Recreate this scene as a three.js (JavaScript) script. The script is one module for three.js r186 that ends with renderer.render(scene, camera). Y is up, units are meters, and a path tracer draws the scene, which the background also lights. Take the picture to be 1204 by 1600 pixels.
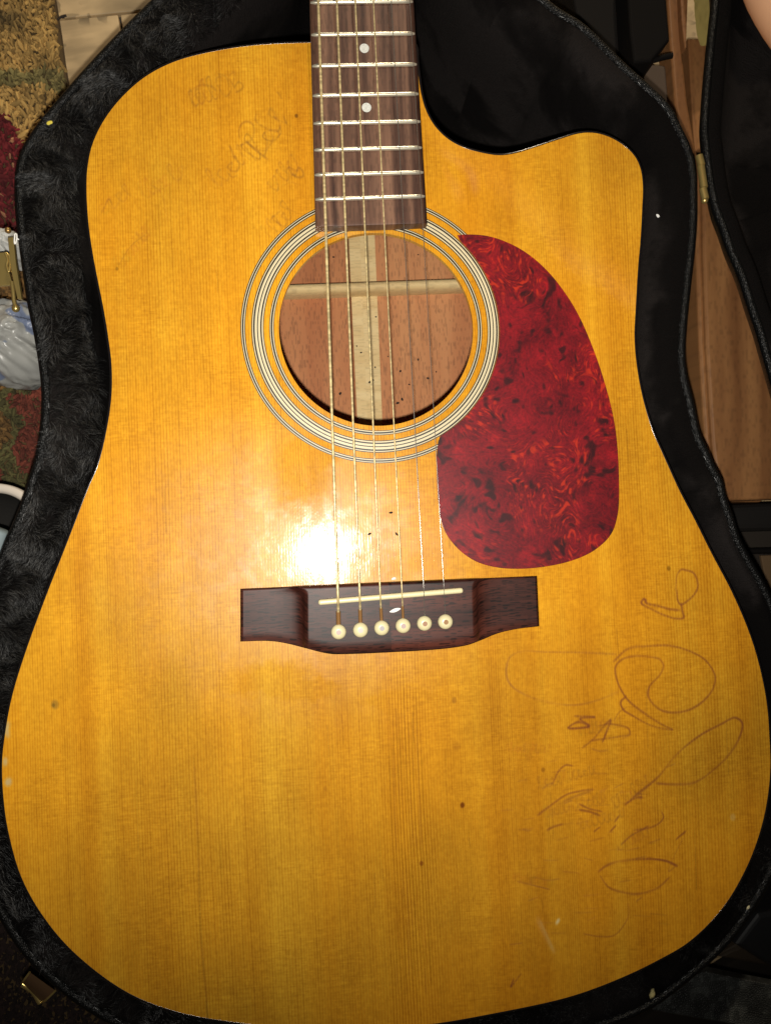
import * as THREE from 'three';
import { mergeGeometries } from 'three/addons/utils/BufferGeometryUtils.js';
import { MarchingCubes } from 'three/addons/objects/MarchingCubes.js';
import { RoundedBoxGeometry } from 'three/addons/geometries/RoundedBoxGeometry.js';

// ---------------------------------------------------------------- camera, light, exposure
// The guitar lies flat: its soundboard is the level plane y = TOP. A phone is held about 40 cm above it.
const TOP = 0.14, FOCAL = 1202, TILT_X = 97, TILT_Z = 38;          // the lens tips a few degrees away from plumb
const EYE = new THREE.Vector3(0, TOP + 0.4, 0);
const camera = new THREE.PerspectiveCamera(2 * Math.atan(800 / FOCAL) * 180 / Math.PI, 1204 / 1600, 0.01, 30);
camera.position.copy(EYE);
camera.up.set(0, 0, -1);
const AIM = new THREE.Vector3(TILT_X / FOCAL, -1, -TILT_Z / FOCAL).normalize();
camera.lookAt(EYE.clone().add(AIM));
camera.updateMatrixWorld(true);
camera.focus = 0.4;
camera.userData.fStop = camera.getFocalLength() / 1.3;             // a phone lens: 1.3 mm opening

const scene = new THREE.Scene();
scene.background = new THREE.Color(0.012, 0.010, 0.008);           // the dim room around
const flash = new THREE.SpotLight(new THREE.Color(1, 0.95, 0.86), 0.775, 0, 1.05, 1, 2);
flash.position.set(-0.002, EYE.y, 0.017);                          // the phone's flash, just beside the lens
flash.target.position.set(-0.01, 0, -0.16);
flash.shadow.radius = 0.16; flash.castShadow = true;
scene.add(flash, flash.target);
const lamp = new THREE.PointLight(new THREE.Color(1, 0.84, 0.62), 5.4, 0, 2);
lamp.position.set(0.22, 1.15, -2.05);                                // a warm ceiling bulb across the room
lamp.shadow.radius = 2.5; lamp.castShadow = true;
scene.add(lamp);

const renderer = new THREE.WebGLRenderer({ antialias: true });
renderer.setSize(770, 1024);
renderer.toneMapping = THREE.LinearToneMapping;
renderer.toneMappingExposure = 1;
renderer.shadowMap.enabled = true;

// ---------------------------------------------------------------- small tools
let seed = 7;
const rnd = () => { seed = (seed * 1664525 + 1013904223) >>> 0; return seed / 4294967296; };
const lerp = (a, b, t) => a + (b - a) * t, clamp = (x, a = 0, b = 1) => Math.min(b, Math.max(a, x));
const smooth = (a, b, x) => { const t = clamp((x - a) / (b - a)); return t * t * (3 - 2 * t); };
function hash(x, y) { let h = Math.imul(x, 374761393) + Math.imul(y, 668265263); h = Math.imul(h ^ (h >>> 13), 1274126177); return ((h ^ (h >>> 16)) >>> 0) / 4294967296; }
function noise(x, y) {                                             // value noise, 0..1
  const xi = Math.floor(x), yi = Math.floor(y), fx = x - xi, fy = y - yi, u = fx * fx * (3 - 2 * fx), v = fy * fy * (3 - 2 * fy);
  return lerp(lerp(hash(xi, yi), hash(xi + 1, yi), u), lerp(hash(xi, yi + 1), hash(xi + 1, yi + 1), u), v);
}
function fbm(x, y, n = 4) { let s = 0, a = 0.5, t = 0; for (let i = 0; i < n; i++) { s += a * noise(x, y); t += a; x = x * 2.03 + 17.1; y = y * 2.03 + 5.7; a *= 0.5; } return s / t; }

// the place as measured on the photograph: a spot (px, py) of it lies at this point of the level h above the soundboard
const right = new THREE.Vector3(), up = new THREE.Vector3(), fwd = new THREE.Vector3();
camera.matrixWorld.extractBasis(right, up, fwd); fwd.negate();
function W(px, py, h = 0) {
  const d = fwd.clone().multiplyScalar(FOCAL).addScaledVector(right, px - 602).addScaledVector(up, 800 - py);
  return EYE.clone().addScaledVector(d, (TOP + h - EYE.y) / d.y);
}
const FLOOR = -TOP;

const names = new Map();
function numbered(n) { const k = names.get(n) ?? 0; names.set(n, k + 1); return k ? n + '_' + String(k).padStart(3, '0') : n; }
const origin = new Map();
function thing(name, label, category, at, group) {
  const o = new THREE.Group(); o.name = numbered(name); o.position.copy(at); o.userData = { label, category };
  if (group) o.userData.group = group;
  origin.set(o, at.clone()); scene.add(o); return o;
}
function part(name, geo, mat, parent, label) {                     // geometry comes in world place, and is kept relative to its thing
  const o = origin.get(parent); geo.translate(-o.x, -o.y, -o.z);
  const m = new THREE.Mesh(geo, mat); m.name = name; m.castShadow = m.receiveShadow = true;
  if (label) m.userData.label = label;
  origin.set(m, o); parent.add(m); return m;
}
function single(name, label, category, geo, mat, at, group) {
  const m = new THREE.Mesh(geo, mat); geo.translate(-at.x, -at.y, -at.z); m.position.copy(at);
  m.name = numbered(name); m.userData = { label, category }; if (group) m.userData.group = group;
  m.castShadow = m.receiveShadow = true; scene.add(m); return m;
}
const col = (r, g, b) => new THREE.Color().setRGB(r, g, b);
const std = (c, roughness, extra = {}) => new THREE.MeshStandardMaterial({ color: c, roughness, side: THREE.DoubleSide, ...extra });

function texture(w, h, f, { srgb = false, repeat = false } = {}) { // f(u, v) -> [r, g, b] 0..1, v upwards
  const data = new Uint8Array(w * h * 4);
  for (let y = 0; y < h; y++) for (let x = 0; x < w; x++) {
    const c = f((x + 0.5) / w, (y + 0.5) / h), i = (y * w + x) * 4;
    data[i] = clamp(c[0]) * 255; data[i + 1] = clamp(c[1]) * 255; data[i + 2] = clamp(c[2]) * 255; data[i + 3] = 255;
  }
  const t = new THREE.DataTexture(data, w, h); t.magFilter = t.minFilter = THREE.LinearFilter;
  if (srgb) t.colorSpace = THREE.SRGBColorSpace;
  if (repeat) t.wrapS = t.wrapT = THREE.RepeatWrapping;
  t.needsUpdate = true; return t;
}
// closed or open smooth curve through photo spots, evenly spaced, as points of the level h
function curve(pts, h, n, closed = true) {
  const c = new THREE.CatmullRomCurve3(pts.map(([x, y]) => W(x, y, h)), closed, 'centripetal');
  c.arcLengthDivisions = 2000;
  const r = []; for (let i = 0; i < n; i++) r.push(c.getPointAt(i / (closed ? n : n - 1)));
  return r;
}
function withNormals(path, closed = true) {                        // horizontal normals towards the inside of a closed path
  const n = path.length; let area = 0;
  for (let i = 0; i < n; i++) { const a = path[i], b = path[(i + 1) % n]; area += a.x * b.z - b.x * a.z; }
  const s = area > 0 ? 1 : -1; let len = 0;
  return path.map((p, i) => {
    const a = path[closed ? (i + n - 1) % n : Math.max(0, i - 1)], b = path[closed ? (i + 1) % n : Math.min(n - 1, i + 1)];
    const dx = b.x - a.x, dz = b.z - a.z, l = Math.hypot(dx, dz) || 1;
    if (i) len += p.distanceTo(path[i - 1]);
    return { p, nx: -dz / l * s, nz: dx / l * s, s: len };
  });
}
// carries a profile (list of [inward, height above the soundboard]) round a path
function sweep(path, profile, closed = true) {
  const rows = closed ? path.length + 1 : path.length, pos = [], uv = [], idx = []; let m = 0;
  for (let i = 0; i < rows; i++) {
    const q = path[i % path.length], pr = typeof profile === 'function' ? profile(i % path.length, q) : profile; m = pr.length;
    let d = 0;
    pr.forEach(([o, h], k) => {
      if (k) d += Math.hypot(o - pr[k - 1][0], h - pr[k - 1][1]);
      pos.push(q.p.x + q.nx * o, TOP + h, q.p.z + q.nz * o); uv.push((closed && i === path.length ? path[path.length - 1].s + 0.001 : q.s), d);
    });
  }
  for (let i = 0; i < rows - 1; i++) for (let k = 0; k < m - 1; k++) { const a = i * m + k, b = a + m; idx.push(a, b, a + 1, b, b + 1, a + 1); }
  const g = new THREE.BufferGeometry();
  g.setAttribute('position', new THREE.Float32BufferAttribute(pos, 3)); g.setAttribute('uv', new THREE.Float32BufferAttribute(uv, 2));
  g.setIndex(idx); g.computeVertexNormals(); return g;
}
function flatShape(path, hole) {                                   // THREE.Shape over x and -z
  const s = new THREE.Shape(path.map((p) => new THREE.Vector2(p.x, -p.z)));
  if (hole) s.holes.push(new THREE.Path(hole.map((p) => new THREE.Vector2(p.x, -p.z))));
  return s;
}
function slab(path, low, high, hole, bevel = 0) {                  // a plate between two heights
  const g = new THREE.ExtrudeGeometry(flatShape(path, hole), { depth: high - low - 2 * bevel, bevelEnabled: bevel > 0, bevelThickness: bevel, bevelSize: bevel, bevelOffset: -bevel, bevelSegments: 3, curveSegments: 1, steps: 1 });
  g.rotateX(-Math.PI / 2); g.translate(0, TOP + low + bevel, 0); return g;
}
function planarUV(g, f) {
  const p = g.attributes.position, uv = new Float32Array(p.count * 2);
  for (let i = 0; i < p.count; i++) { const [u, v] = f(p.getX(i), p.getZ(i), p.getY(i)); uv[i * 2] = u; uv[i * 2 + 1] = v; }
  g.setAttribute('uv', new THREE.BufferAttribute(uv, 2)); return g;
}
function quadSlab(corners, hTop, thick, bevel = 0.0008) { return slab(corners.map(([x, y]) => W(x, y, hTop)), hTop - thick, hTop, null, bevel); }
function tube(pts, r, seg = 40, radial = 8, closed = false) { return new THREE.TubeGeometry(new THREE.CatmullRomCurve3(pts, closed, 'centripetal'), seg, r, radial, closed); }
function grid(nu, nv, f) {                                         // f(i / nu, j / nv) -> Vector3
  const pos = [], uv = [], idx = [];
  for (let i = 0; i <= nu; i++) for (let j = 0; j <= nv; j++) { const p = f(i / nu, j / nv); pos.push(p.x, p.y, p.z); uv.push(p.x, -p.z); }
  for (let i = 0; i < nu; i++) for (let j = 0; j < nv; j++) { const a = i * (nv + 1) + j, b = a + nv + 1; idx.push(a, b, a + 1, b, b + 1, a + 1); }
  const g = new THREE.BufferGeometry(); g.setAttribute('position', new THREE.Float32BufferAttribute(pos, 3)); g.setAttribute('uv', new THREE.Float32BufferAttribute(uv, 2));
  g.setIndex(idx); g.computeVertexNormals(); return g;
}

// ---------------------------------------------------------------- the guitar's wood
// texture axes lie along the guitar (2.4 degrees off the picture's upright)
const MID = W(602, 840), TURN = 2.4 * Math.PI / 180, TW = 0.44, TH = 0.56;
const along = (x, z) => { const dx = x - MID.x, dz = z - MID.z, c = Math.cos(TURN), s = Math.sin(TURN); return [c * dx - s * dz, -(s * dx + c * dz)]; };  // [across, up the neck]
const uvTop = (x, z) => { const [a, b] = along(x, z); return [a / TW + 0.5, b / TH + 0.5]; };

const N = 2048;
function makeTop() {
  const cv = document.createElement('canvas'); cv.width = cv.height = N;
  const ctx = cv.getContext('2d'), img = ctx.createImageData(N, N), d = img.data, bump = new Uint8Array(N * N * 4), rough = new Uint8Array(1024 * 1024 * 4);
  // yearly rings: widths change slowly across the board
  const ring = new Float32Array(6000), tone = new Float32Array(6000), wide = new Float32Array(6000); { let ph = 0; for (let i = 0; i < 6000; i++) { const mm = i * 0.1; ring[i] = ph; ph += 0.1 / (0.85 + 1.35 * fbm(mm / 38, 3.3, 3) ** 1.4); tone[i] = fbm(mm / 9, 8.1, 3); wide[i] = fbm(mm / 45, 1.7, 2); } }
  const [kx0, ky0] = uvTop(...((p) => [p.x, p.z])(W(640, 1300)));
  const spots = [[470, 745, 46, 62, -1], [500, 705, 40, 20, -0.7], [420, 1060, 62, 20, -0.6], [470, 1080, 50, 16, -0.5], [640, 1090, 60, 14, -0.5], [610, 880, 60, 22, -0.4]].map(([x, y, a, b, w]) => { const p = W(x, y), [u, v] = uvTop(p.x, p.z); return [u * TW * 1000, v * TH * 1000, a / 3, b / 3, w]; });
  const hz = W(450, 870), [hu, hv] = uvTop(hz.x, hz.z);
  for (let y = 0; y < N; y++) {
    const v = (1 - (y + 0.5) / N) * TH * 1000;
    for (let x = 0; x < N; x++) {
      const u = (x + 0.5) / N * TW * 1000, i = (y * N + x) * 4;
      const wu = u + 60 + 2.4 * (noise(u / 60, v / 170) - 0.5) + 0.35 * (noise(u / 7 + 40, v / 26) - 0.5);
      const k = clamp(wu * 10, 0, 5998), k0 = Math.floor(k), ph = lerp(ring[k0], ring[k0 + 1], k - k0), t = ph - Math.floor(ph);
      const late = smooth(0.45, 0.86, t) * (1 - smooth(0.9, 1, t)), id = hash(Math.floor(ph), 9), tn = tone[k0] - 0.5;
      const strong = smooth(0.0, 1, 1 - Math.abs((u / 1000 / TW - kx0) / 0.035)) * smooth(0.44, 0.3, v / 1000 / TH);
      const silk = fbm(u / 4.2 + 3 * noise(u / 30, v / 30), v / 0.62, 2) - 0.5, silkMask = smooth(0.42, 0.68, fbm(u / 26 + 9, v / 19, 3));
      const pore = noise(u / 0.24, v / 2.6) - 0.5, blot = fbm(u / 55 + 31, v / 80 + 4, 4) - 0.5, blot2 = fbm(u / 14 + 3, v / 30, 3) - 0.5;
      let m = 1 - late * (0.035 + 0.09 * id * id + 0.11 * strong) * (0.6 + 0.8 * fbm(u / 12 + 3, v / 40, 2)) + 0.10 * tn + 0.10 * silk * (0.4 + 0.8 * silkMask) + 0.05 * pore + 0.10 * (fbm(u / 1.1, v / 1.5, 2) - 0.5) + 0.15 * blot + 0.10 * blot2;
      const warm = clamp(0.5 + 1.3 * blot - 0.7 * tn + late * 0.5 + strong * 0.2);
      d[i] = 255 * (0.835 * m); d[i + 1] = 255 * (0.618 - 0.06 * warm) * m ** 1.32; d[i + 2] = 255 * (0.16 - 0.05 * warm) * m ** 1.9; d[i + 3] = 255;
      const b = 0.5 + 0.11 * (fbm(u / 2.6, v / 3.6, 3) - 0.5) + 0.28 * (fbm(u / 13, v / 17, 2) - 0.5) + 0.05 * (noise(u / 0.5, v / 0.9) - 0.5) - 0.035 * late;
      bump[((N - 1 - y) * N + x) * 4] = clamp(b) * 255;
      if (!(x & 1) && !(y & 1)) {
        const edge = 14 * (fbm(u / 12, v / 9, 4) - 0.5), e2 = 5 * (fbm(u / 3, v / 3, 3) - 0.5);
        let w = smooth(1.35, 0.3, Math.hypot((u - hu * TW * 1000 + edge) / 105, (v - hv * TH * 1000 + edge) / 74));
        for (const [su, sv, a, bb, s] of spots) w += 0.85 * s * smooth(1.5, 0.45, Math.hypot((u - su + edge * 0.6 + e2) / a, (v - sv + edge * 0.6 + e2) / bb));
        w = clamp(w); const wear = smooth(0.45, 0.75, fbm(u / 5 + 11, v / 6, 4));
        const r = 0.078 + 0.02 * w + 0.035 * wear + 0.03 * smooth(0.62, 0.8, fbm(u / 3, v / 20, 2));
        const cw = 0.14 + 0.84 * w * (0.75 + 0.25 * wear);
        const j = ((1023 - (y >> 1)) * 1024 + (x >> 1)) * 4; rough[j] = clamp(cw) * 255; rough[j + 1] = rough[j + 2] = clamp(r) * 255; rough[j + 3] = 255;
      }
    }
  }
  ctx.putImageData(img, 0, 0);
  const P = ([x, y]) => { const p = W(x, y), [u, v] = uvTop(p.x, p.z); return [u * N, (1 - v) * N]; };
  const S = N / TW / 3000;                                         // canvas pixels for one pixel of the photograph
  function pen(pts, color, width, alpha, fade = 0.35) {            // one stroke of a pen, pressed unevenly
    const c = new THREE.CatmullRomCurve3(pts.map((p) => { const q = P([p[0] + 2.4 * (rnd() - 0.5), p[1] + 2.4 * (rnd() - 0.5)]); return new THREE.Vector3(q[0], q[1], 0); }), false, 'centripetal');
    const n = Math.max(8, Math.round(c.getLength() / 5)), q = c.getPoints(n), o = rnd() * 90; ctx.lineCap = 'round';
    for (let i = 0; i < n; i++) {
      const k = 1 - fade + fade * 2.4 * (fbm(i / 14 + o, o, 2) - 0.3); ctx.globalAlpha = clamp(alpha * k * 0.62); ctx.lineWidth = Math.max(1, width * S * (0.75 + 0.5 * noise(i / 14, o + 7))); ctx.strokeStyle = color;
      ctx.beginPath(); ctx.moveTo(q[i].x, q[i].y); ctx.lineTo(q[i + 1].x, q[i + 1].y); ctx.stroke();
      ctx.globalAlpha *= 0.3; ctx.lineWidth *= 1.9; ctx.beginPath(); ctx.moveTo(q[i].x, q[i].y); ctx.lineTo(q[i + 1].x, q[i + 1].y); ctx.stroke();   // ink that has bled
    }
    ctx.globalAlpha = 1;
  }
  const at = (ox, oy, s) => (l) => l.map(([x, y]) => [ox + x / s, oy + y / s]);
  const A = at(760, 860, 2.712), B = at(760, 1200, 2.712), C = at(240, 90, 4.816), E = at(980, 700, 5.333), G = at(300, 1000, 2.617);
  const ink = '#80452a', ink2 = '#8c5230';
  pen(E([[402, 1190], [402, 1110], [415, 1055], [445, 1020], [490, 1012], [540, 1040], [575, 1090], [582, 1150], [558, 1210], [500, 1268], [440, 1305], [420, 1260], [405, 1190]]), ink, 2.2, 0.42, 0.5);
  pen(E([[440, 1300], [455, 1360], [470, 1418], [400, 1418], [300, 1388], [200, 1350], [132, 1312], [114, 1290], [128, 1262], [152, 1262], [148, 1290], [260, 1320], [350, 1345], [425, 1350]]), ink, 2.5, 0.5, 0.4);
  pen(A([[540, 470], [600, 420], [680, 404], [780, 404], [870, 430], [930, 470], [965, 530], [960, 580], [920, 630], [860, 672], [780, 688], [720, 667], [685, 620], [690, 575], [730, 530], [748, 490], [735, 465], [690, 453], [620, 450], [570, 462], [545, 495], [548, 540], [570, 590], [600, 635], [660, 685], [740, 735], [785, 762], [700, 742], [620, 700], [580, 672], [567, 640], [586, 622]]), ink, 2.4, 0.46, 0.5);
  pen(A([[545, 438], [400, 430], [250, 428], [150, 425], [100, 450], [82, 490], [85, 540], [110, 580], [180, 620], [280, 650], [380, 655], [480, 632], [560, 597]]), ink2, 2.4, 0.3, 0.6);
  pen(A([[372, 705], [455, 708], [395, 716], [432, 742], [345, 755], [385, 730], [432, 748], [350, 757]]), ink, 2.2, 0.52);
  pen(A([[405, 838], [450, 800], [500, 745], [522, 720], [505, 770], [490, 812]]), ink, 2.2, 0.5);
  pen(A([[440, 804], [480, 802], [560, 792], [605, 775], [600, 752], [560, 738], [520, 736], [470, 745]]), ink, 2, 0.4);
  pen(A([[535, 725], [560, 690], [590, 668]]), ink2, 1.8, 0.35);
  pen(A([[440, 840], [480, 848], [512, 850]]), ink2, 1.8, 0.35);
  pen(A([[585, 1080], [640, 1030], [720, 960], [800, 870], [900, 790], [990, 735], [1050, 708], [1080, 735], [1070, 790], [1030, 860], [960, 930], [880, 980], [800, 995], [720, 985]]), ink, 2.5, 0.48, 0.5);
  pen(A([[280, 985], [300, 940], [330, 912], [362, 910]]), ink, 2.2, 0.42);
  pen(A([[215, 1120], [280, 1072], [340, 1036], [400, 1020], [452, 1010]]), ink, 2.6, 0.42);
  pen(A([[330, 1060], [380, 1040], [440, 1020]]), ink2, 3, 0.3);
  pen(A([[390, 1075], [430, 1094], [490, 1108]]), ink, 2, 0.42);
  pen(A([[240, 1010], [262, 990], [280, 985]]), ink2, 2, 0.3);
  pen(A([[650, 1060], [655, 1030], [640, 1040]]), ink2, 1.8, 0.35);
  for (const s of [[[255, 263], [290, 248], [322, 238]], [[455, 268], [482, 250]], [[522, 271], [547, 245]], [[568, 325], [610, 290], [660, 260], [682, 244]], [[620, 266], [690, 252], [735, 232], [746, 205], [742, 185]], [[585, 155], [640, 126], [655, 128]], [[800, 302], [842, 268]], [[480, 200], [430, 184], [395, 180]], [[540, 230], [560, 205]]]) pen(B(s), ink, 2.2, 0.46);
  pen(B([[470, 443], [500, 420], [530, 404], [600, 391], [700, 385], [760, 395], [802, 416]]), ink, 2.4, 0.5, 0.6);
  pen(B([[480, 460], [510, 500], [560, 524], [640, 530], [720, 510], [772, 463]]), ink, 2.2, 0.48, 0.5);
  pen(B([[598, 570], [600, 620], [580, 670], [540, 705], [480, 713], [410, 705]]), ink, 2, 0.4, 0.6);
  pen(B([[142, 874], [104, 930], [112, 895]]), ink, 2.2, 0.45);
  pen(B([[130, 478], [200, 495], [265, 516]]), ink2, 2, 0.35); pen(B([[200, 462], [260, 478], [310, 470]]), ink2, 1.8, 0.28);
  pen(B([[800, 415], [770, 440], [790, 380], [830, 300]]), ink2, 1.6, 0.22);
  const old = '#8b5a22';
  for (const [s, w, a] of [[[[650, 610], [640, 560], [660, 505], [700, 485], [745, 505], [762, 550], [745, 610], [700, 640], [655, 650]], 2.2, 0.3], [[[705, 630], [760, 690], [850, 762]], 2.6, 0.34], [[[828, 565], [880, 542], [930, 548], [946, 580], [880, 640], [845, 700], [832, 748]], 2.2, 0.3], [[[950, 512], [956, 562], [935, 590]], 2, 0.3], [[[905, 445], [925, 470]], 2, 0.25], [[[972, 428], [985, 470], [1000, 500]], 2.2, 0.34], [[[1000, 850], [1018, 826], [1030, 872], [1062, 884], [1090, 832], [1120, 850], [1122, 892], [1084, 902], [1050, 888]], 2.2, 0.4], [[[570, 668], [592, 700], [606, 758]], 2.2, 0.36], [[[930, 258], [950, 275], [972, 310]], 2, 0.3], [[[610, 225], [640, 178], [668, 215], [650, 252], [612, 258]], 2, 0.3], [[[555, 858], [590, 905], [625, 890]], 2, 0.26], [[[300, 240], [350, 208], [440, 220], [482, 252]], 2.4, 0.22], [[[480, 120], [540, 150], [575, 210]], 2.2, 0.2], [[[920, 1225], [955, 1262]], 2.2, 0.28], [[[985, 960], [1040, 935], [1090, 960]], 2, 0.24], [[[880, 1230], [910, 1180], [960, 1150]], 2, 0.2], [[[300, 300], [340, 260], [360, 330]], 2, 0.16]]) pen(C(s), old, w, a, 0.5);
  // small faded words, a running hand of loops
  function words(x, y, len, size, dir, alpha) {
    const p = [], c = Math.cos(dir), q = Math.sin(dir); let t = 0;
    while (t < len) { const up = size * (0.5 + 1.1 * rnd()), w = size * (0.4 + 0.5 * rnd()); for (const [a, b] of [[0, 0], [w * 0.7, -up], [w * 0.25, -up * 0.9], [w * 0.5, 0.1 * size]]) { const X = t + a; p.push([x + c * X - q * b, y + q * X + c * b]); } t += w; }
    pen(p, old, 2.3, alpha * 0.62, 0.6);
  }
  for (const [x, y, l, z, d, a] of [[300, 166, 84, 24, -0.35, 0.3], [340, 292, 66, 22, -0.75, 0.34], [400, 250, 66, 26, -0.95, 0.36], [428, 300, 56, 18, -0.8, 0.3], [425, 376, 60, 18, -0.9, 0.28], [158, 336, 54, 20, -0.6, 0.22], [190, 420, 74, 12, -0.9, 0.18], [224, 310, 80, 18, -0.5, 0.18]]) words(x, y, l, z, d, a);
  for (const [x, y, l, z, d, a] of [[842, 1232, 90, 13, -0.28, 0.26], [852, 1276, 96, 11, -0.25, 0.22], [905, 1296, 70, 11, -0.3, 0.24], [960, 1262, 76, 13, -0.55, 0.24], [790, 1172, 70, 9, 0.05, 0.16], [905, 1148, 70, 11, -0.2, 0.2], [800, 1372, 60, 8, 0.2, 0.14], [965, 1330, 60, 10, -0.5, 0.18]]) words(x, y, l, z, d, a);
  pen([[160, 330], [170, 310], [176, 322]], old, 2, 0.25); pen([[185, 415], [205, 385], [228, 365]], old, 1.6, 0.22); pen([[235, 290], [250, 300], [262, 345]], old, 1.6, 0.14);
  // long dark lines of the grain, knots, dents, chips
  pen([[303, 1180], [309, 1300], [314, 1459], [322, 1566], [324, 1600]], '#7a4a10', 2.6, 0.24, 0.3);
  for (let i = 0; i < 9; i++) pen([[607 + i * 6.2, 1085 + 60 * rnd()], [610 + i * 6.3, 1250], [616 + i * 6.5, 1400], [620 + i * 6.6, 1520 + 60 * rnd()]], '#84500f', 1.9, 0.15 + 0.1 * rnd(), 0.5);
  for (let i = 0; i < 60; i++) { const x = 20 + rnd() * 1160, y = 80 + rnd() * 1400, l = 20 + rnd() * 90; pen([[x, y], [x + l * 0.02, y + l * 0.5], [x + l * 0.042, y + l]], '#7d4d12', 1.2, 0.18 + 0.2 * rnd(), 0.5); }
  const dot = ([x, y], r, c, a) => { const q = P([x, y]), g = ctx.createRadialGradient(q[0], q[1], 0, q[0], q[1], r * S); g.addColorStop(0, c); g.addColorStop(0.5, c); g.addColorStop(1, c + '00'); ctx.globalAlpha = a * 0.75; ctx.fillStyle = g; ctx.beginPath(); ctx.arc(q[0], q[1], r * S, 0, 7); ctx.fill(); ctx.globalAlpha = 1; };
  dot([722, 1258], 4.5, '#5a2408', 0.9); dot([658, 1349], 4, '#6a300c', 0.75); dot([709, 1094], 5, '#7a4a1c', 0.5); dot([463, 181], 3.4, '#4a2a10', 0.75); dot([86, 1101], 7, '#6a5430', 0.55); dot([84, 1102], 3, '#50401c', 0.5);
  dot([1044, 888], 4, '#5a3808', 0.6); dot([183, 420], 3, '#5a3a10', 0.5); dot([826, 1183], 7, '#8a5014', 0.3); dot([848, 1203], 4, '#6a3a10', 0.5); dot([1144, 1277], 6, '#d8b878', 0.6); dot([713, 1166], 8, '#8a5014', 0.3); dot([508, 1232], 4, '#7a4410', 0.3);
  for (let i = 0; i < 46; i++) { const a = 780 + rnd() * 260, b = 1150 + rnd() * 330; pen([[a, b], [a + 10 + rnd() * 16, b + 3 - rnd() * 9]], ink2, 1.6, 0.08 + 0.16 * rnd()); }
  pen([[841, 1436], [852, 1460], [864, 1486]], '#d0a560', 6, 0.22, 0.2); pen([[843, 1440], [866, 1488]], '#d8b070', 3, 0.16, 0.2); pen([[868, 1442], [873, 1436]], '#e8d8a8', 4, 0.4, 0.2);
  for (const [x, y, l] of [[13, 1140, 10], [10, 1190, 5], [15, 1222, 2]]) pen([[x, y - l], [x - 2, y], [x - 1, y + l]], '#cdb27a', 6, 0.6, 0.5);
  const finger = (l, a) => pen(l, '#c98e52', 10, a, 0.3);
  finger([[690, 235], [735, 270], [742, 300]], 0.07); finger([[692, 260], [720, 310]], 0.06);
  const map = new THREE.CanvasTexture(cv); map.colorSpace = THREE.SRGBColorSpace;
  const tex = (a, n) => { const t = new THREE.DataTexture(a, n, n); t.magFilter = t.minFilter = THREE.LinearFilter; t.needsUpdate = true; return t; };
  for (let i = 3; i < bump.length; i += 4) bump[i] = 255;
  const gloss = tex(rough, 1024);                                   // red: haze of the worn lacquer, green: roughness
  return new THREE.MeshPhysicalMaterial({ map, roughnessMap: gloss, roughness: 1, clearcoat: 1, clearcoatMap: gloss, clearcoatRoughness: 0.43, bumpMap: tex(bump, N), bumpScale: 0.0002, side: THREE.DoubleSide });
}
const topMat = makeTop();

// dark rosewood and mahogany, uv in metres, grain along v
function woodTex(dark, light, streak, pores, size = 0.12) {
  return texture(512, 512, (u, v) => {
    const x = u * size * 1000, y = v * size * 1000, s = clamp(0.5 + 1.7 * (fbm(x / streak + 0.4 * noise(y / 30, 2), y / 160, 4) - 0.5)), p = smooth(0.62, 0.8, noise(x / 0.35, y / 3.2)) * pores, f = (noise(x / 0.5, y / 9) - 0.5) * 0.16;
    return [0, 1, 2].map((c) => lerp(dark[c], light[c], clamp(s + f)) * (1 - p));
  }, { srgb: true, repeat: true });
}
const rep = (t, size) => { const c = t.clone(); c.repeat.set(1 / size, 1 / size); c.needsUpdate = true; return c; };
const rosewood = rep(woodTex([0.22, 0.135, 0.11], [0.52, 0.385, 0.305], 2.6, 0.14, 0.31), 0.31);
const bridgeWood = rep(woodTex([0.16, 0.08, 0.066], [0.37, 0.19, 0.145], 4.5, 0.5), 0.12);
const mahogany = rep(woodTex([0.69, 0.43, 0.265], [0.79, 0.55, 0.36], 14, 0.16, 0.31), 0.31);
const spruce = rep(woodTex([0.84, 0.72, 0.50], [0.90, 0.80, 0.59], 5, 0.08, 0.31), 0.31);
const M = {
  binding: std(col(0.012, 0.010, 0.010), 0.16), side: std(col(0.055, 0.022, 0.012), 0.3),
  mahogany: std(col(1, 1, 1), 0.75, { map: mahogany }), spruce: std(col(1, 1, 1), 0.7, { map: spruce }),
  rosewood: std(col(1, 1, 1), 0.46, { map: rosewood, bumpMap: rosewood, bumpScale: 0.00006 }),
  bridge: new THREE.MeshPhysicalMaterial({ side: THREE.DoubleSide, roughness: 0.42, specularIntensity: 0.5, map: bridgeWood, bumpMap: bridgeWood, bumpScale: 0.00008 }),
  black: std(col(0.012, 0.010, 0.008), 0.4), cream: std(col(0.70, 0.60, 0.38), 0.35), bone: std(col(0.76, 0.68, 0.40), 0.35),
  pearl: std(col(1, 1, 1), 0.2, { map: rep(texture(128, 128, (u, v) => { const k = 0.78 + 0.2 * fbm(u * 9, v * 5, 3) - 0.05 * noise(u * 40, v * 40); return [k, k * 1.01, k * 0.98]; }, { srgb: true, repeat: true }), 0.5) }), fret: std(col(0.76, 0.71, 0.56), 0.3, { metalness: 0.72 }),
  bronze: std(col(1, 1, 1), 0.4, { metalness: 0.35, map: rep(texture(1024, 4, (u, v) => { const k = 0.78 + 0.24 * noise(u * 420, 3) * (0.5 + fbm(u * 30, 8, 3)); return [0.93 * k, 0.84 * k, 0.62 * k]; }, { srgb: true, repeat: true }), 1) }), steel: std(col(0.55, 0.52, 0.47), 0.25, { metalness: 0.85 }),
  brass: std(col(0.70, 0.52, 0.18), 0.3, { metalness: 0.8 }), crumb: std(col(0.02, 0.012, 0.008), 0.8), flake: std(col(0.85, 0.84, 0.8), 0.6),
};

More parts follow.
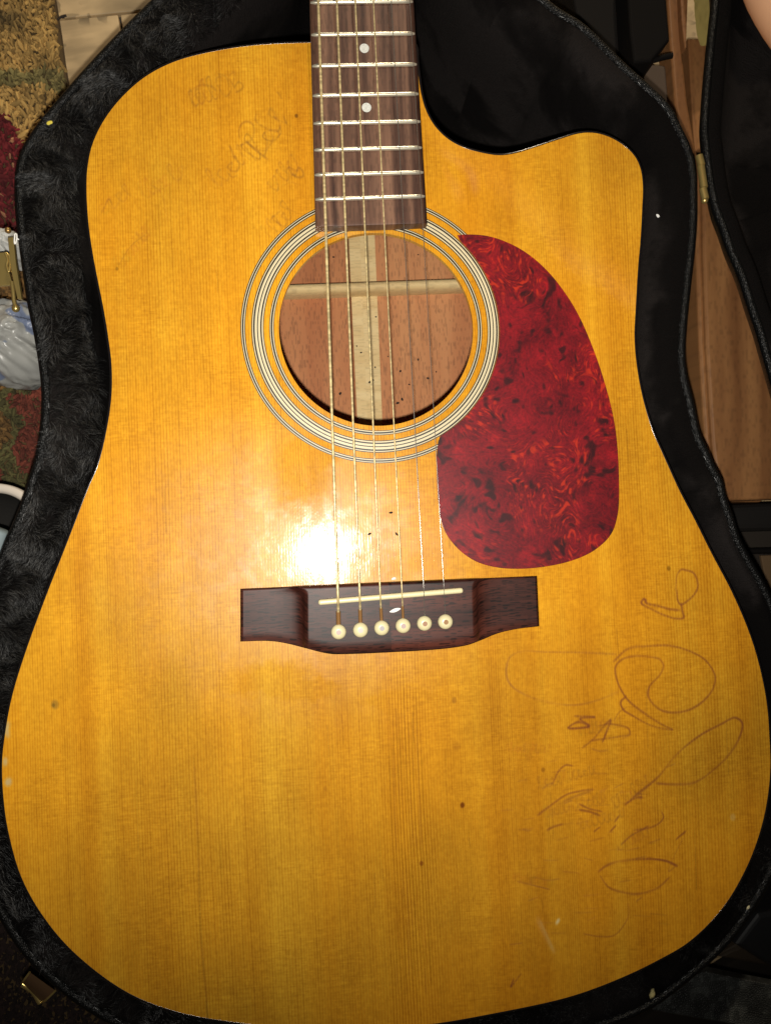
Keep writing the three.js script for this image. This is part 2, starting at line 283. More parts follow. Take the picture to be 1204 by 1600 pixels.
// ---------------------------------------------------------------- the floor
const floorGroup = new THREE.Group(); floorGroup.name = 'floor'; floorGroup.userData.kind = 'structure'; origin.set(floorGroup, new THREE.Vector3()); scene.add(floorGroup);
{
  const pl = texture(512, 512, (u, v) => { const x = u * 200, y = v * 200, s = fbm(x / 30, y / 5 + 2 * noise(x / 40, y / 20), 4), b = fbm(x / 22 + 5, y / 22, 4), k = smooth(0.7, 0.76, noise(x / 4, y / 4)) * smooth(0.6, 0.8, noise(x / 30, y / 30)); const m = 0.97 + 0.3 * (s - 0.5) + 0.3 * (b - 0.5) - 0.25 * k; return [0.80 * m, 0.70 * m, 0.545 * m]; }, { srgb: true, repeat: true });
  const map = rep(pl, 0.2), mats = [0.92, 1, 1.05, 0.97].map((k) => std(col(1.0 * k, 0.97 * k, 0.9 * k), 0.55, { map, bumpMap: map, bumpScale: 0.0003 }));
  const bed = new THREE.PlaneGeometry(5, 5); bed.rotateX(-Math.PI / 2); bed.translate(0, -0.006, 0);
  part('underlay', bed, std(col(0.06, 0.05, 0.04), 0.9), floorGroup);
  const a = W(104, 28, FLOOR), b = W(215, 17, FLOOR), dir = new THREE.Vector3().subVectors(b, a).setY(0).normalize(), ang = -Math.atan2(dir.z, dir.x), wide = 0.148, long = 0.92;
  const joint = W(186, 21, FLOOR), nrm = new THREE.Vector3(-dir.z, 0, dir.x);   // nrm points down the picture
  const geo = [0, 1, 2].map((k) => { const g = new RoundedBoxGeometry(long - 0.0016, 0.006, wide - 0.0016, 1, 0.0009), uv = g.attributes.uv, p = g.attributes.position; for (let i = 0; i < uv.count; i++) uv.setXY(i, p.getX(i) + k * 0.31, p.getZ(i) + k * 0.17); return g; });
  for (let r = -7; r < 9; r++) for (let k = -2; k < 2; k++) {
    const shift = r === 0 ? 0 : ((r * 0.37) % 1 + 1) % 1 * long;
    const c = joint.clone().addScaledVector(dir, shift + (k + 0.5) * long).addScaledVector(nrm, (r + 0.5) * wide);
    if (Math.abs(c.x) > 1.5 || Math.abs(c.z) > 1.4) continue;
    const m = new THREE.Mesh(geo[(r + 20 + k) % 3], mats[(r * 3 + k + 40) % 4]); m.name = 'plank'; m.position.set(c.x, -0.003 + 0.0003 * ((r + k) & 1), c.z); m.rotation.y = ang; m.receiveShadow = m.castShadow = true; floorGroup.add(m);
  }
}

// ---------------------------------------------------------------- the guitar
const OUT = [[486, 66], [400, 70], [332, 80], [272, 96], [226, 120], [186, 156], [159, 193], [143, 229], [136, 266], [135, 300], [138, 349], [144, 392], [150, 425], [162, 485], [170, 535], [174, 570], [174, 617], [167, 668], [152, 730], [140, 757], [105, 847], [70, 936], [39, 1021], [19, 1087], [8, 1145], [3, 1195], [6, 1254], [13, 1300], [33, 1370], [66, 1430], [116, 1489], [199, 1551], [279, 1582], [369, 1598], [470, 1607], [570, 1608], [670, 1601], [760, 1586], [889, 1558], [966, 1530], [1025, 1502], [1077, 1471], [1129, 1418], [1166, 1355], [1188, 1296], [1199, 1244], [1203, 1200], [1202, 1160], [1197, 1096], [1184, 1033], [1168, 983], [1143, 925], [1111, 864], [1085, 812], [1061, 766], [1031, 700], [1021, 678], [1004, 622], [994, 567], [991, 525], [993, 480], [997, 412], [1000, 380], [1003, 326], [1004, 289], [1000, 262], [990, 242], [973, 226], [950, 213], [927, 207], [904, 208], [870, 218], [837, 229], [804, 239], [780, 242], [752, 238], [722, 229], [699, 216], [679, 196], [666, 173], [658, 146], [654, 120], [651, 92], [649, 70], [640, 64]];
const body = withNormals(curve(OUT, 0, 640));
const guitarBase = W(600, 850, -0.113);
const guitar = thing('acoustic_guitar', 'honey-coloured cutaway acoustic guitar with red mottled pickguard and faded signatures, in a black case', 'guitar', guitarBase);
const HC = W(588.6, 514.2), PX = W(589.1, 514.2).distanceTo(W(588.1, 514.2));    // centre of the sound hole; one photo pixel there
const circle = (r, n = 120) => Array.from({ length: n }, (_, i) => new THREE.Vector3(HC.x + r * Math.cos(i / n * Math.PI * 2), 0, HC.z + r * Math.sin(i / n * Math.PI * 2)));
const HR = 151.5 * PX;
{
  const board = part('soundboard', planarUV(slab(body.map((q) => q.p), -0.003, 0, circle(HR), 0), uvTop), topMat, guitar);
  part('binding', sweep(body, [[0.0002, -0.0002], [0.0002, 0.00004], [-0.0002, 0.00002], [-0.0006, -0.0001], [-0.00095, -0.00034], [-0.00122, -0.0007], [-0.00137, -0.0012], [-0.0014, -0.0017], [-0.0014, -0.006], [0.0005, -0.0061]]), M.binding, guitar);
  part('side', sweep(body, [[-0.0009, -0.0058], [-0.0009, -0.1095], [0.0011, -0.1095], [0.0011, -0.0032]]), M.side, guitar);
  const back = part('back', planarUV(slab(body.map((q) => q.p), -0.113, -0.1095), (x, z) => { const [a, b] = along(x, z); return [a, b]; }), M.mahogany, guitar);
  const strip = (x0, y0, x1, y1) => [W(x0[0], y0, -0.1085), W(x0[1], y0, -0.1085), W(x1[1], y1, -0.1085), W(x1[0], y1, -0.1085)];
  part('back_strip', planarUV(slab(strip([532, 575], 120, [563, 601.5], 760), -0.1095, -0.1085, null, 0.0002), (x, z) => { const [a, b] = along(x, z); return [b, a]; }), M.spruce, back, 'pale spruce strip along the middle of the back');
  for (const [y, hgt, lab] of [[447, 0.013, 'pale rounded brace seen through the sound hole'], [1000, 0.013, undefined]]) {
    const a = W(250, y + 10, -0.0965), b = W(940, y - 14, -0.0965), d = new THREE.Vector3().subVectors(b, a), len = d.length(); d.normalize();
    const n = new THREE.Vector3(-d.z, 0, d.x), wdt = 0.0036;
    const prof = [[-wdt, 0], [-wdt, 0.007], [-wdt * 0.85, 0.0105], [-wdt * 0.5, 0.0125], [0, hgt], [wdt * 0.5, 0.0125], [wdt * 0.85, 0.0105], [wdt, 0.007], [wdt, 0]];
    part('brace', planarUV(grid(30, 8, (u, v) => { const [o, h] = prof[Math.round(v * 8)], f = smooth(0, 0.12, u) * smooth(1, 0.88, u); return a.clone().addScaledVector(d, u * len).addScaledVector(n, o).setY(TOP - 0.1095 + h * (0.25 + 0.75 * f)); }), (x, z, yy) => [z + yy, x]), M.spruce, back, lab);
  }
  // rosette: three inlaid bands, black with cream lines
  const annulus = (r0, r1, lift) => { const g = new THREE.RingGeometry(r0 * PX, r1 * PX, 160, 1); g.rotateX(-Math.PI / 2); g.translate(HC.x, TOP + lift, HC.z); return g; };
  for (const [b0, b1, lines] of [[202.6, 209.6, [[203.5, 205.3], [207.2, 208.7]]], [174.5, 193.2, [[175.4, 177.8], [179.6, 183.4], [184.5, 188.4], [190.4, 192.2]]], [158.9, 165.9, [[159.6, 161.5], [163.6, 165.2]]]]) {
    const band = part('rosette_band', annulus(b0 - 0.15, b1 + 0.15, 0.00006), M.black, board);
    for (const [r0, r1] of lines) { const m = part('cream_ring', annulus(r0 + 0.22, r1 - 0.22, 0.00012), M.cream, guitar); band.add(m); }
  }
  // move bands up to the guitar so that ring stays a sub-part
  for (const m of [...board.children]) guitar.add(m);

  // pickguard
  const PG = [[714, 368], [730, 367], [761, 369.5], [793, 380], [824.6, 398], [856, 426], [884.5, 462.5], [905, 497.6], [926, 546.6], [943.6, 599], [957.6, 655], [964, 707.6], [965.7, 760], [964, 802], [954, 833.7], [930, 858], [898, 874], [856, 884.5], [810.5, 888.7], [772, 886], [740.5, 876], [712.5, 855], [693, 827], [684.5, 788], [681.7, 742.7], [681.7, 714.6], [684, 690]];
  const oc = new THREE.CatmullRomCurve3(PG.map(([x, y]) => W(x, y)), false, 'centripetal').getSpacedPoints(150), ang = ([x, y]) => Math.atan2(y - 514.2, x - 588.6);
  const a0 = ang([684, 690]), a1 = ang([714, 368]), inner = [];
  for (let i = 1; i < 50; i++) { const a = lerp(a0, a1, i / 50), r = 193.6 * PX; inner.push(new THREE.Vector3(HC.x + r * Math.cos(a), TOP, HC.z + r * Math.sin(a))); }
  const o0 = W(825, 630);
  const tort = texture(1024, 1024, (u, v) => {                      // celluloid swirl: flecks drawn out along the flow of the sheet
    const X = u * 200, Y = v * 200, S = (x, y) => fbm(x / 44 + 1.1 * noise(x / 50, y / 50 + 9), y / 44 + 3, 3);
    let x = X, y = Y, streak = 0, fine = 0, dk = 0;
    for (let i = 0; i < 8; i++) {
      const e = 0.6, gx = S(x + e, y) - S(x - e, y), gy = S(x, y + e) - S(x, y - e), l = Math.hypot(gx, gy) + 1e-4; x += -gy / l * 0.42; y += gx / l * 0.42;
      streak += noise(x * 0.85 + 5, y * 0.85); fine += noise(x * 2.1 + 50, y * 2.1 + 20); dk += noise(x * 0.42 + 70, y * 0.42 + 33);
    }
    streak /= 8; fine /= 8; dk /= 8;
    const zone = smooth(0.45, 0.66, fbm(X / 24 + 60, Y / 24 + 2, 4)), dark = 0.66 * smooth(0.58, 0.76, 0.6 * dk + 0.4 * fbm(X / 11 + 3, Y / 11 + 40, 4)), mott = fbm(X * 1.1, Y * 1.1, 3) - 0.5, base = fbm(X / 9 + 8, Y / 9, 4) - 0.5;
    const fl = clamp(1.0 * smooth(0.56, 0.80, streak) * (0.12 + 0.9 * zone) + 0.62 * smooth(0.60, 0.82, fine) * (0.12 + zone) + 0.25 * zone * smooth(0.45, 0.7, fine));
    let r = 0.45 + 0.28 * base + 0.16 * mott + 0.25 * (fine - 0.5), g = 0.058 + 0.05 * base + 0.03 * mott, b = 0.098 + 0.05 * base + 0.03 * mott;
    r = lerp(r, 0.76, fl * 0.8); g = lerp(g, 0.19, fl * 0.85); b = lerp(b, 0.10, fl * 0.7);
    const k = 1 - dark * (1 - 0.5 * fl); return [lerp(0.11, r, k), lerp(0.05, g, k), lerp(0.065, b, k)];
  }, { srgb: true });
  const pgMat = new THREE.MeshPhysicalMaterial({ map: tort, roughness: 0.13, clearcoat: 0.5, clearcoatRoughness: 0.5, side: THREE.DoubleSide });
  part('pickguard', planarUV(slab([...oc, ...inner], 0.00005, 0.0008, null, 0.00022), (x, z) => [(x - o0.x) / 0.2 + 0.5, -(z - o0.z) / 0.2 + 0.5]), pgMat, guitar);
}
// neck, fretboard, frets
const CROWN = 0.0009, FB = 0.0072, fbH = (u) => FB + CROWN * (1 - u * u);
const fbX = (py, u) => lerp(483.6 + py * 0.0251, 645.8 + py * 0.0611, (u + 1) / 2);
{
  const yEnd = (u) => 352.4 - 2.6 * u, rows = [-150, 60, 200, 300, 345, 350.5, 351.6, 352.3], M2 = 16;
  const cross = [[-1, 0.0003]]; for (let i = 0; i <= M2; i++) cross.push([-1 + 2 * i / M2, null]); cross.push([1, 0.0003]);
  const g = grid(rows.length, cross.length - 1, (a, b) => {
    const k = Math.round(a * rows.length), [u, hh] = cross[Math.round(b * (cross.length - 1))], last = k === rows.length, r = last ? 352.3 : rows[k];
    const drop = r > 351.9 ? 0.0009 : r > 351 ? 0.00025 : 0, top = W(fbX(r, u), r + yEnd(u) - 352.4, fbH(u) - drop);
    const e = Math.abs(u) === 1 && hh === null ? 0.0003 : 0;
    return top.setY(TOP + (last || hh !== null ? 0.0003 : fbH(u) - drop - e));
  });
  part('fretboard', planarUV(g, (x, z) => { const [p, q] = along(x, z); return [p, q]; }), M.rosewood, guitar);
  const list = [[-108, -109.5], [-52.5, -54], [2.7, 1.2], [53.2, 51.4], [102, 99.4], [148.5, 145.6], [191.8, 189], [233.4, 229.8], [272.4, 268.4], [310.8, 305.8]];
  for (const [l, r] of list) {
    const K = 24;
    part('fret', grid(K, 8, (a, b) => {
      const u = -0.985 + 1.97 * a, e = Math.sqrt(Math.max(0, 1 - Math.pow(Math.abs(2 * a - 1), 26))), t = Math.PI * b, p = W(fbX((l + r) / 2, u), lerp(l, r, a), fbH(u) + 0.0005);
      return new THREE.Vector3(p.x + 0.00004, TOP + fbH(u) - 0.0003 + 0.0013 * Math.sin(t) * (0.35 + 0.65 * e), p.z - 0.00115 * Math.cos(t) * (0.5 + 0.5 * e));
    }), M.fret, guitar);
  }
  for (const [x, y] of [[569, 75.5], [572.5, 168]]) { const c = W(x, y, fbH(0) + 0.0001), g2 = new THREE.CylinderGeometry(0.00245, 0.00245, 0.0006, 32); g2.translate(c.x, c.y - 0.0002, c.z); part('fret_marker', g2, M.pearl, guitar); }
  // neck below the board, and its heel at the body
  const neck = grid(14, 16, (a, b) => { const py = lerp(-150, 92, a), u = -0.97 + 1.94 * b, t = Math.PI * b, heel = smooth(0.72, 1, a), p = W(fbX(py, u), py, FB); return p.setY(TOP + 0.0004 - (0.017 + 0.075 * heel * heel) * Math.sin(t) ** 0.8); });
  part('neck', planarUV(neck, (x, z, y) => [x + y, z]), std(col(0.09, 0.035, 0.018), 0.35), guitar);
}
// bridge, saddle, pins
const bT = (x) => lerp(920.3, 900.2, (x - 375.5) / 460.5);
const bLow = new THREE.SplineCurve([[375, 1002.5], [418, 1001.5], [447.5, 1005.5], [477, 1013], [507, 1020.5], [532, 1022.3], [604, 1019.5], [680, 1014.8], [723, 1009], [748, 1000.5], [773.5, 990], [803, 983], [842, 978.2]].map((p) => new THREE.Vector2(...p))).getSpacedPoints(300);
const bB = (x) => { let i = 0; while (i < 299 && bLow[i + 1].x < x) i++; const a = bLow[i], b = bLow[Math.min(300, i + 1)]; return lerp(a.y, b.y, clamp((x - a.x) / (b.x - a.x || 1))); };
function bridgeH(x, v) {
  const c = 0.0016 * 0, e0 = 476 - 16 * Math.pow(clamp(1 - v / 0.16), 2.2), e1 = 742 + 16 * Math.pow(clamp(1 - v / 0.16), 2.2) * 0.4;
  const out = Math.max(e0 - x, x - e1), wing = 0.0036, mid = 0.0088 + c;
  let h = out <= 0 ? mid : wing + (mid - wing - 0.0006) * (0.62 * Math.exp(-out / 3) + 0.38 * Math.exp(-out / 13)) * (1 - smooth(30, 70, out) * 0.5);
  if (out <= 0) h -= 0.0010 * (1 - smooth(0, 6, -out)) ** 2;
  const ev = Math.min(v, 1 - v);
  h -= (out <= 0 ? 0.0012 : 0.0005) * (1 - smooth(0, v < 0.5 ? 0.04 : 0.16, ev)) ** 2;
  return h;
}
{
  const xs = []; for (let x = 375.5; x < 455; x += 5) xs.push(x); for (let x = 455; x < 500; x += 1.5) xs.push(x); for (let x = 500; x < 725; x += 6) xs.push(x); for (let x = 725; x < 765; x += 1.5) xs.push(x); for (let x = 765; x < 838; x += 5) xs.push(x); xs.push(838.5);
  const vs = [-1, 0, 0.008, 0.02, 0.04, 0.07, 0.1, 0.14, 0.18, 0.25, 0.35, 0.5, 0.65, 0.75, 0.82, 0.88, 0.93, 0.96, 0.985, 1, 2], rows = xs.length + 1;
  const g = grid(rows, vs.length - 1, (a, b) => {
    const i = Math.round(a * rows), x = xs[clamp(i - 1, 0, xs.length - 1)], v = vs[Math.round(b * (vs.length - 1))], vv = clamp(v), h = bridgeH(x, vv);
    const sk = (x - 376) / 462 * 3.4, p = W(x + sk * vv, lerp(bT(x), bB(x), vv), h); if (v < 0 || v > 1 || i === 0 || i === rows) p.y = TOP + 0.0001; return p;
  });
  part('bridge', planarUV(g, (x, z, y) => { const [p, q] = along(x, z); return [q + y, p]; }), M.bridge, guitar);
  const s0 = W(500.5, 941.3, 0.0118), s1 = W(720, 922.8, 0.0118), d = new THREE.Vector3().subVectors(s1, s0), len = d.length(), sg = new RoundedBoxGeometry(len + 0.0022, 0.0075, 0.0028, 4, 0.00125);
  sg.rotateY(-Math.atan2(d.z, d.x)); sg.translate((s0.x + s1.x) / 2, TOP + 0.0086, (s0.z + s1.z) / 2);
  part('saddle', sg, M.bone, guitar);
  const head = [[0, 0.0022], [0.0016, 0.00215], [0.0028, 0.0017], [0.0036, 0.0008], [0.00385, -0.0002], [0.0036, -0.001], [0.0026, -0.0016], [0.0024, -0.004]].map((p) => new THREE.Vector2(...p));
  const pins = [[529, 988], [563.3, 985], [596.5, 981.8], [630, 978.3], [663.5, 974.6], [696.3, 972]];
  const saddleAt = [[528, 939], [562, 936], [594, 933.5], [628, 930.5], [662, 927.6], [693.6, 925]], nutAt = [[497, 0], [526, 0], [554.8, 0], [583, 0], [611, 0], [639.8, 0]];
  const gauge = [0.00074, 0.0006, 0.00047, 0.00036, 0.0002, 0.00016];
  pins.forEach(([x, y], i) => {
    const c = W(x, y, 0.0115), g2 = new THREE.LatheGeometry(head, 28); g2.rotateX(0.06 * (rnd() - 0.5)); g2.translate(c.x, TOP + 0.0098, c.z);
    const pin = part('bridge_pin', g2, M.bone, guitar), dg = new THREE.CylinderGeometry(0.00125, 0.00125, 0.0004, 20); dg.translate(c.x, TOP + 0.0119, c.z);
    part('pin_dot', dg, std([col(0.45, 0.32, 0.28), col(0.55, 0.48, 0.45), col(0.4, 0.36, 0.36), col(0.5, 0.36, 0.33), col(0.40, 0.22, 0.13), col(0.36, 0.2, 0.09)][i], 0.25), pin);
    const [nx, ny] = nutAt[i], [sx, sy] = saddleAt[i], k = 1.155, px = nx - (sx - nx) * (k - 1), py = ny - (sy - ny) * (k - 1);
    const pts = []; for (let j = 0; j <= 12; j++) pts.push(W(lerp(px, sx, j / 12), lerp(py, sy, j / 12), 0.0124 + gauge[i]));
    pts.push(W(lerp(sx, x, 0.12), lerp(sy, y, 0.12), 0.0119), W(lerp(sx, x, 0.5), lerp(sy, y, 0.5), 0.0102), W(lerp(sx, x, 0.8), lerp(sy, y, 0.8), 0.0088));
    const str = part('string', tube(pts, gauge[i], 90, 10), i < 4 ? M.bronze : M.steel, guitar);
    if (i < 4) { const w = [W(lerp(sx, x, 0.34), lerp(sy, y, 0.34), 0.0108), W(lerp(sx, x, 0.58), lerp(sy, y, 0.58), 0.0098), W(lerp(sx, x, 0.86), lerp(sy, y, 0.86), 0.0086)]; part('string_wrap', tube(w, gauge[i] * 1.35 + 0.0002, 8, 10), std(col(0.30, 0.15, 0.05), 0.45, { metalness: 0.3 }), str); }
  });
  const pm = W(617, 953.5, 0.0089), pg = grid(10, 4, (a, b) => { const r = 0.0024 * Math.sin(Math.PI * clamp(a, 0.02, 0.98)) ** 0.7 * (b - 0.5) * 0.8; return new THREE.Vector3(pm.x + (a - 0.5) * 0.0056 , pm.y + 0.00006, pm.z + r - (a - 0.5) * 0.0016); });
  part('paint_mark', pg, M.flake, guitar, 'small white paint smear on the bridge');
}

// ---------------------------------------------------------------- the open case
const RIM = -0.012;
const CASE = [[226, 0], [176, 50], [133, 96], [100, 133], [66, 173], [40, 208], [25, 236], [18, 266], [17, 309], [20, 350], [25, 390], [37, 472], [47, 520], [55, 570], [59, 610], [58, 650], [54, 685], [47, 720], [39, 744], [28, 780], [14, 816], [0, 848], [-28, 925], [-50, 1010], [-64, 1100], [-66, 1200], [-56, 1300], [-35, 1382], [-2, 1448], [28, 1494], [72, 1540], [122, 1580], [182, 1614], [260, 1642], [350, 1662], [470, 1674], [600, 1674], [720, 1666], [830, 1646], [945, 1614], [1018, 1584], [1088, 1532], [1140, 1484], [1182, 1428], [1214, 1370], [1240, 1300], [1254, 1220], [1256, 1150], [1248, 1060], [1232, 985], [1204, 916], [1186, 884], [1173, 861], [1160, 835], [1151, 805], [1141, 779], [1134, 749], [1122, 726], [1111, 700], [1101, 680], [1090, 630], [1079, 585], [1076, 550], [1079, 500], [1084, 450], [1091, 387], [1094, 342], [1094, 300], [1093, 266], [1086, 232], [1070, 196], [1050, 159], [1017, 126], [983, 96], [950, 63], [914, 30], [867, 0], [800, -66], [762, -130], [748, -210], [744, -420], [700, -450], [440, -450], [384, -420], [372, -210], [350, -130], [300, -70]];
const rim = withNormals(curve(CASE, RIM, 620));
const bodyPts = body.map((q) => q.p);
rim.forEach((q) => { let d = 9; for (const p of bodyPts) d = Math.min(d, Math.hypot(p.x - q.p.x, p.z - q.p.z)); q.w = Math.min(0.0275, Math.max(0.009, d - 0.0105)); });
{ for (let k = 0; k < 6; k++) { const w = rim.map((q, i) => (rim[(i + rim.length - 1) % rim.length].w + 2 * q.w + rim[(i + 1) % rim.length].w) / 4); rim.forEach((q, i) => { q.w = w[i]; }); } }
const vinylTex = texture(512, 512, (u, v) => { let best = 9, second = 9; const x = u * 22, y = v * 22, xi = Math.floor(x), yi = Math.floor(y); for (let a = -1; a < 2; a++) for (let b = -1; b < 2; b++) { const cx = xi + a, cy = yi + b, wx = ((cx % 22) + 22) % 22, wy = ((cy % 22) + 22) % 22, dx = cx + hash(wx, wy) - x, dy = cy + hash(wx + 50, wy) - y, d = dx * dx + dy * dy; if (d < best) { second = best; best = d; } else if (d < second) second = d; } const h = clamp((Math.sqrt(second) - Math.sqrt(best)) * 1.6) * 0.8 + 0.2 * noise(u * 90, v * 90); return [h, h, h]; }, { repeat: true });
const grainMap = rep(vinylTex, 0.03);
const vinyl = new THREE.MeshPhysicalMaterial({ color: col(0.004, 0.0042, 0.0042), roughness: 0.4, specularIntensity: 0.5, bumpMap: grainMap, bumpScale: 0.0003, side: THREE.DoubleSide });
const plushTex = texture(512, 512, (u, v) => { const x = u * 40, y = v * 40, a = noise(x * 0.3, y * 0.3) * 4, k = fbm(x * 3 + a, y * 0.7 + a, 3) * 0.6 + 0.4 * noise(x * 9, y * 9); return [k, k, k]; }, { repeat: true });
const napTex = texture(512, 512, (u, v) => { const a = fbm(u * 7 + 2 * noise(u * 3, v * 3), v * 9, 4), k = clamp(0.30 + 1.25 * smooth(0.38, 0.72, a) * (0.6 + 0.6 * noise(u * 160, v * 160))); return [k, k * 0.95, k * 0.93]; }, { repeat: true });
const plush = new THREE.MeshPhysicalMaterial({ map: rep(napTex, 0.31), color: col(0.019, 0.017, 0.0165), roughness: 1, specularIntensity: 0.1, sheen: 0.1, sheenRoughness: 0.6, sheenColor: col(0.08, 0.075, 0.075), bumpMap: rep(plushTex, 0.05), bumpScale: 0.0012, side: THREE.DoubleSide });
const stitchMat = std(col(0.010, 0.010, 0.010), 0.26);
const caseBase = W(600, 850, FLOOR + 0.002);
const guitarCase = thing('guitar_case', 'open black guitar case with fluffy plush lining and stitched vinyl edge, holding the guitar', 'guitar case', caseBase);
const SEAM = 0.0058;
const rimProfile = (w) => [[0.0005, RIM - 0.124], [0, RIM - 0.01], [0.0003, RIM - 0.0045], [0.0012, RIM - 0.0018], [0.0026, RIM - 0.0004], [0.0042, RIM], [0.0052, RIM - 0.0006], [SEAM, RIM - 0.0016]];
const plushH = (f) => RIM - 0.0016 + 0.0026 * Math.sin(Math.PI * clamp(f * 0.9)) - 0.011 * f * f * f;
const plushProfile = (q) => { const a = []; for (let i = 0; i <= 8; i++) a.push([lerp(SEAM, q.w, i / 8), plushH(i / 8)]); a.push([q.w + 0.0018, RIM - 0.024], [q.w + 0.0026, RIM - 0.05], [q.w + 0.002, -0.119], [q.w + 0.02, -0.122]); return a; };
function rimParts(path, owner, deep) {
  part('vinyl_shell', sweep(path, () => rimProfile()), vinyl, owner);
  part('lining', sweep(path, (i, q) => plushProfile(q)), plush, owner);
  const st = [], n = path.length;
  let acc = 0;
  for (let i = 0; i < n; i++) {                                    // stitches along the seam, about 4 mm each
    const a = path[i], b = path[(i + 1) % n], l = a.p.distanceTo(b.p); acc += l; if (acc < 0.0038) continue; acc = 0;
    const g = new THREE.CapsuleGeometry(0.0003, 0.0022 + 0.001 * rnd(), 3, 8); g.rotateZ(Math.PI / 2 + 0.3 * (rnd() - 0.5)); const t = Math.atan2(b.p.z - a.p.z, b.p.x - a.p.x) + 0.25 * (rnd() - 0.5);
    g.rotateY(-t); g.translate(a.p.x + a.nx * (SEAM - 0.0004), TOP + RIM - 0.0009, a.p.z + a.nz * (SEAM - 0.0004)); st.push(g);
  }
  const m = part('stitching', mergeGeometries(st), stitchMat, owner); m.userData.kind = 'stuff';
}
{
  rimParts(rim, guitarCase);
  const floorPath = rim.map((q) => new THREE.Vector3(q.p.x + q.nx * 0.004, 0, q.p.z + q.nz * 0.004));
  part('case_floor', planarUV(slab(floorPath, FLOOR + 0.002, -0.1215), (x, z) => [x, z]), plush, guitarCase);
  // padded neck end of the case beside the cutaway
  // loose plush fibres
  const hair = new THREE.BufferGeometry(), hp = [], hi = [], segs = 4;
  for (let i = 0; i <= segs; i++) { const t = i / segs, w = 0.00005 * (1 - 0.7 * t), x = t * 0.0038, y = 0.0013 * Math.sin(t * 2.3), z = 0.0017 * t * t; hp.push(x, y, z - w, x, y + 0.00003, z + w); if (i) { const a = (i - 1) * 2; hi.push(a, a + 1, a + 2, a + 1, a + 3, a + 2); } }
  hair.setAttribute('position', new THREE.Float32BufferAttribute(hp, 3)); hair.setIndex(hi); hair.computeVertexNormals();
  const list = [], o = new THREE.Object3D(); let tries = 0;
  while (list.length < 78000 && tries++ < 600000) {
    const i = Math.floor(rnd() * rim.length), q = rim[i], n = rim[(i + 1) % rim.length], t = rnd(), left = q.p.x < W(602, 0).x ? 1 : 0;
    const pxY = (q.p.z - W(602, 800).z) * 3000 + 800; if (pxY < -120) continue;
    const bottom = smooth(900, 1250, pxY), dens = left ? lerp(1, 0.28, bottom) : lerp(0.0, 0.3, smooth(1300, 1520, pxY));
    if (rnd() > dens) continue;
    const f = Math.pow(rnd(), 0.9), off = lerp(SEAM - 0.001, q.w + 0.0015, f), x = lerp(q.p.x, n.p.x, t) + q.nx * off, z = lerp(q.p.z, n.p.z, t) + q.nz * off;
    const clump = fbm(x * 160, z * 160, 2), flow = Math.atan2(q.nz, q.nx) + 6.4 * (fbm(x * 90 + 9, z * 90, 3) - 0.5) + 0.5 * (rnd() - 0.5) + 0.35;
    if (clump < 0.33 && rnd() < 0.4) continue;
    const s = (0.6 + 0.8 * rnd()) * (left ? 1 : 0.7);
    o.position.set(x, TOP + plushH(f) - 0.0003, z); o.rotation.set(0.5 * (rnd() - 0.5), -flow, 0.28 * rnd() - 0.05, 'YXZ'); o.scale.set(s, s, s); o.updateMatrix();
    const lum = (0.0022 + 0.15 * Math.pow(rnd(), 8) * (0.45 + 0.55 * smooth(0.3, 0.6, clump))) * (left ? 1 : 0.5);
    list.push([o.matrix.clone(), lum]);
  }
  const inst = new THREE.InstancedMesh(hair, new THREE.MeshPhysicalMaterial({ roughness: 0.4, specularIntensity: 0.55 }), list.length); inst.name = 'plush_fibres'; inst.userData.kind = 'stuff';
  const tr = new THREE.Matrix4().makeTranslation(-caseBase.x, -caseBase.y, -caseBase.z), c = new THREE.Color();
  list.forEach(([m, l], i) => { inst.setMatrixAt(i, m.premultiply(tr)); inst.setColorAt(i, c.setRGB(l, l * 0.99, l * 0.97)); });
  inst.castShadow = inst.receiveShadow = true; guitarCase.add(inst);

  // paint mark on the vinyl edge, left
  const mark = [[[23.6, 365.5], [23.2, 380], [24.2, 381.5], [26.8, 372], [26, 365.5], [24, 365.5]], [[26.8, 372.5], [29.8, 374.2]]].map((l) => tube(l.map(([x, y]) => W(x, y, RIM + 0.0001)), 0.00042, 24, 6));
  part('paint_mark', mergeGeometries(mark), M.flake, guitarCase, 'small white paint squiggle on the left vinyl edge');

  // hinge, right
  const hinge = [[1091, 243, 1095, 258], [1094, 259.5, 1099, 293], [1097, 294.5, 1101, 311]].map(([x0, y0, x1, y1]) => { const a = W(x0, y0, RIM + 0.001), b = W(x1, y1, RIM + 0.001); return tube([a, a.clone().lerp(b, 0.5), b], 0.0021, 6, 14); });
  hinge.forEach((g) => part('hinge', g, M.brass, guitarCase, 'brass hinge knuckle between case and lid'));
  const hp0 = W(1099, 303, RIM), knob = new THREE.SphereGeometry(0.0019, 14, 10); knob.translate(hp0.x, hp0.y + 0.0006, hp0.z + 0.004); part('hinge_pin', knob, M.brass, guitarCase);

  // latches, left and bottom left
  const plate = (corners, h, t) => quadSlab(corners, h, t, 0.0004);
  const l1 = part('latch', plate([[12, 371], [21, 370], [25, 410], [34, 467], [27, 466], [18, 425]], -0.026, 0.003), M.brass, guitarCase, 'open brass latch on the left edge');
  part('latch_flap', plate([[-24, 396], [9, 394], [13, 420], [20, 445], [-20, 448]], -0.03, 0.002), M.brass, l1);
  part('latch_ring', tube([[9, 395], [12, 405], [11, 416], [14, 425], [16, 412], [14, 399]].map(([x, y]) => W(x, y, -0.027)), 0.0007, 40, 8, true), M.brass, l1);
  part('latch_pin', tube([[19, 440], [21, 455], [23, 474], [26, 480]].map(([x, y]) => W(x, y, -0.03)), 0.0011, 20, 10), M.brass, l1);
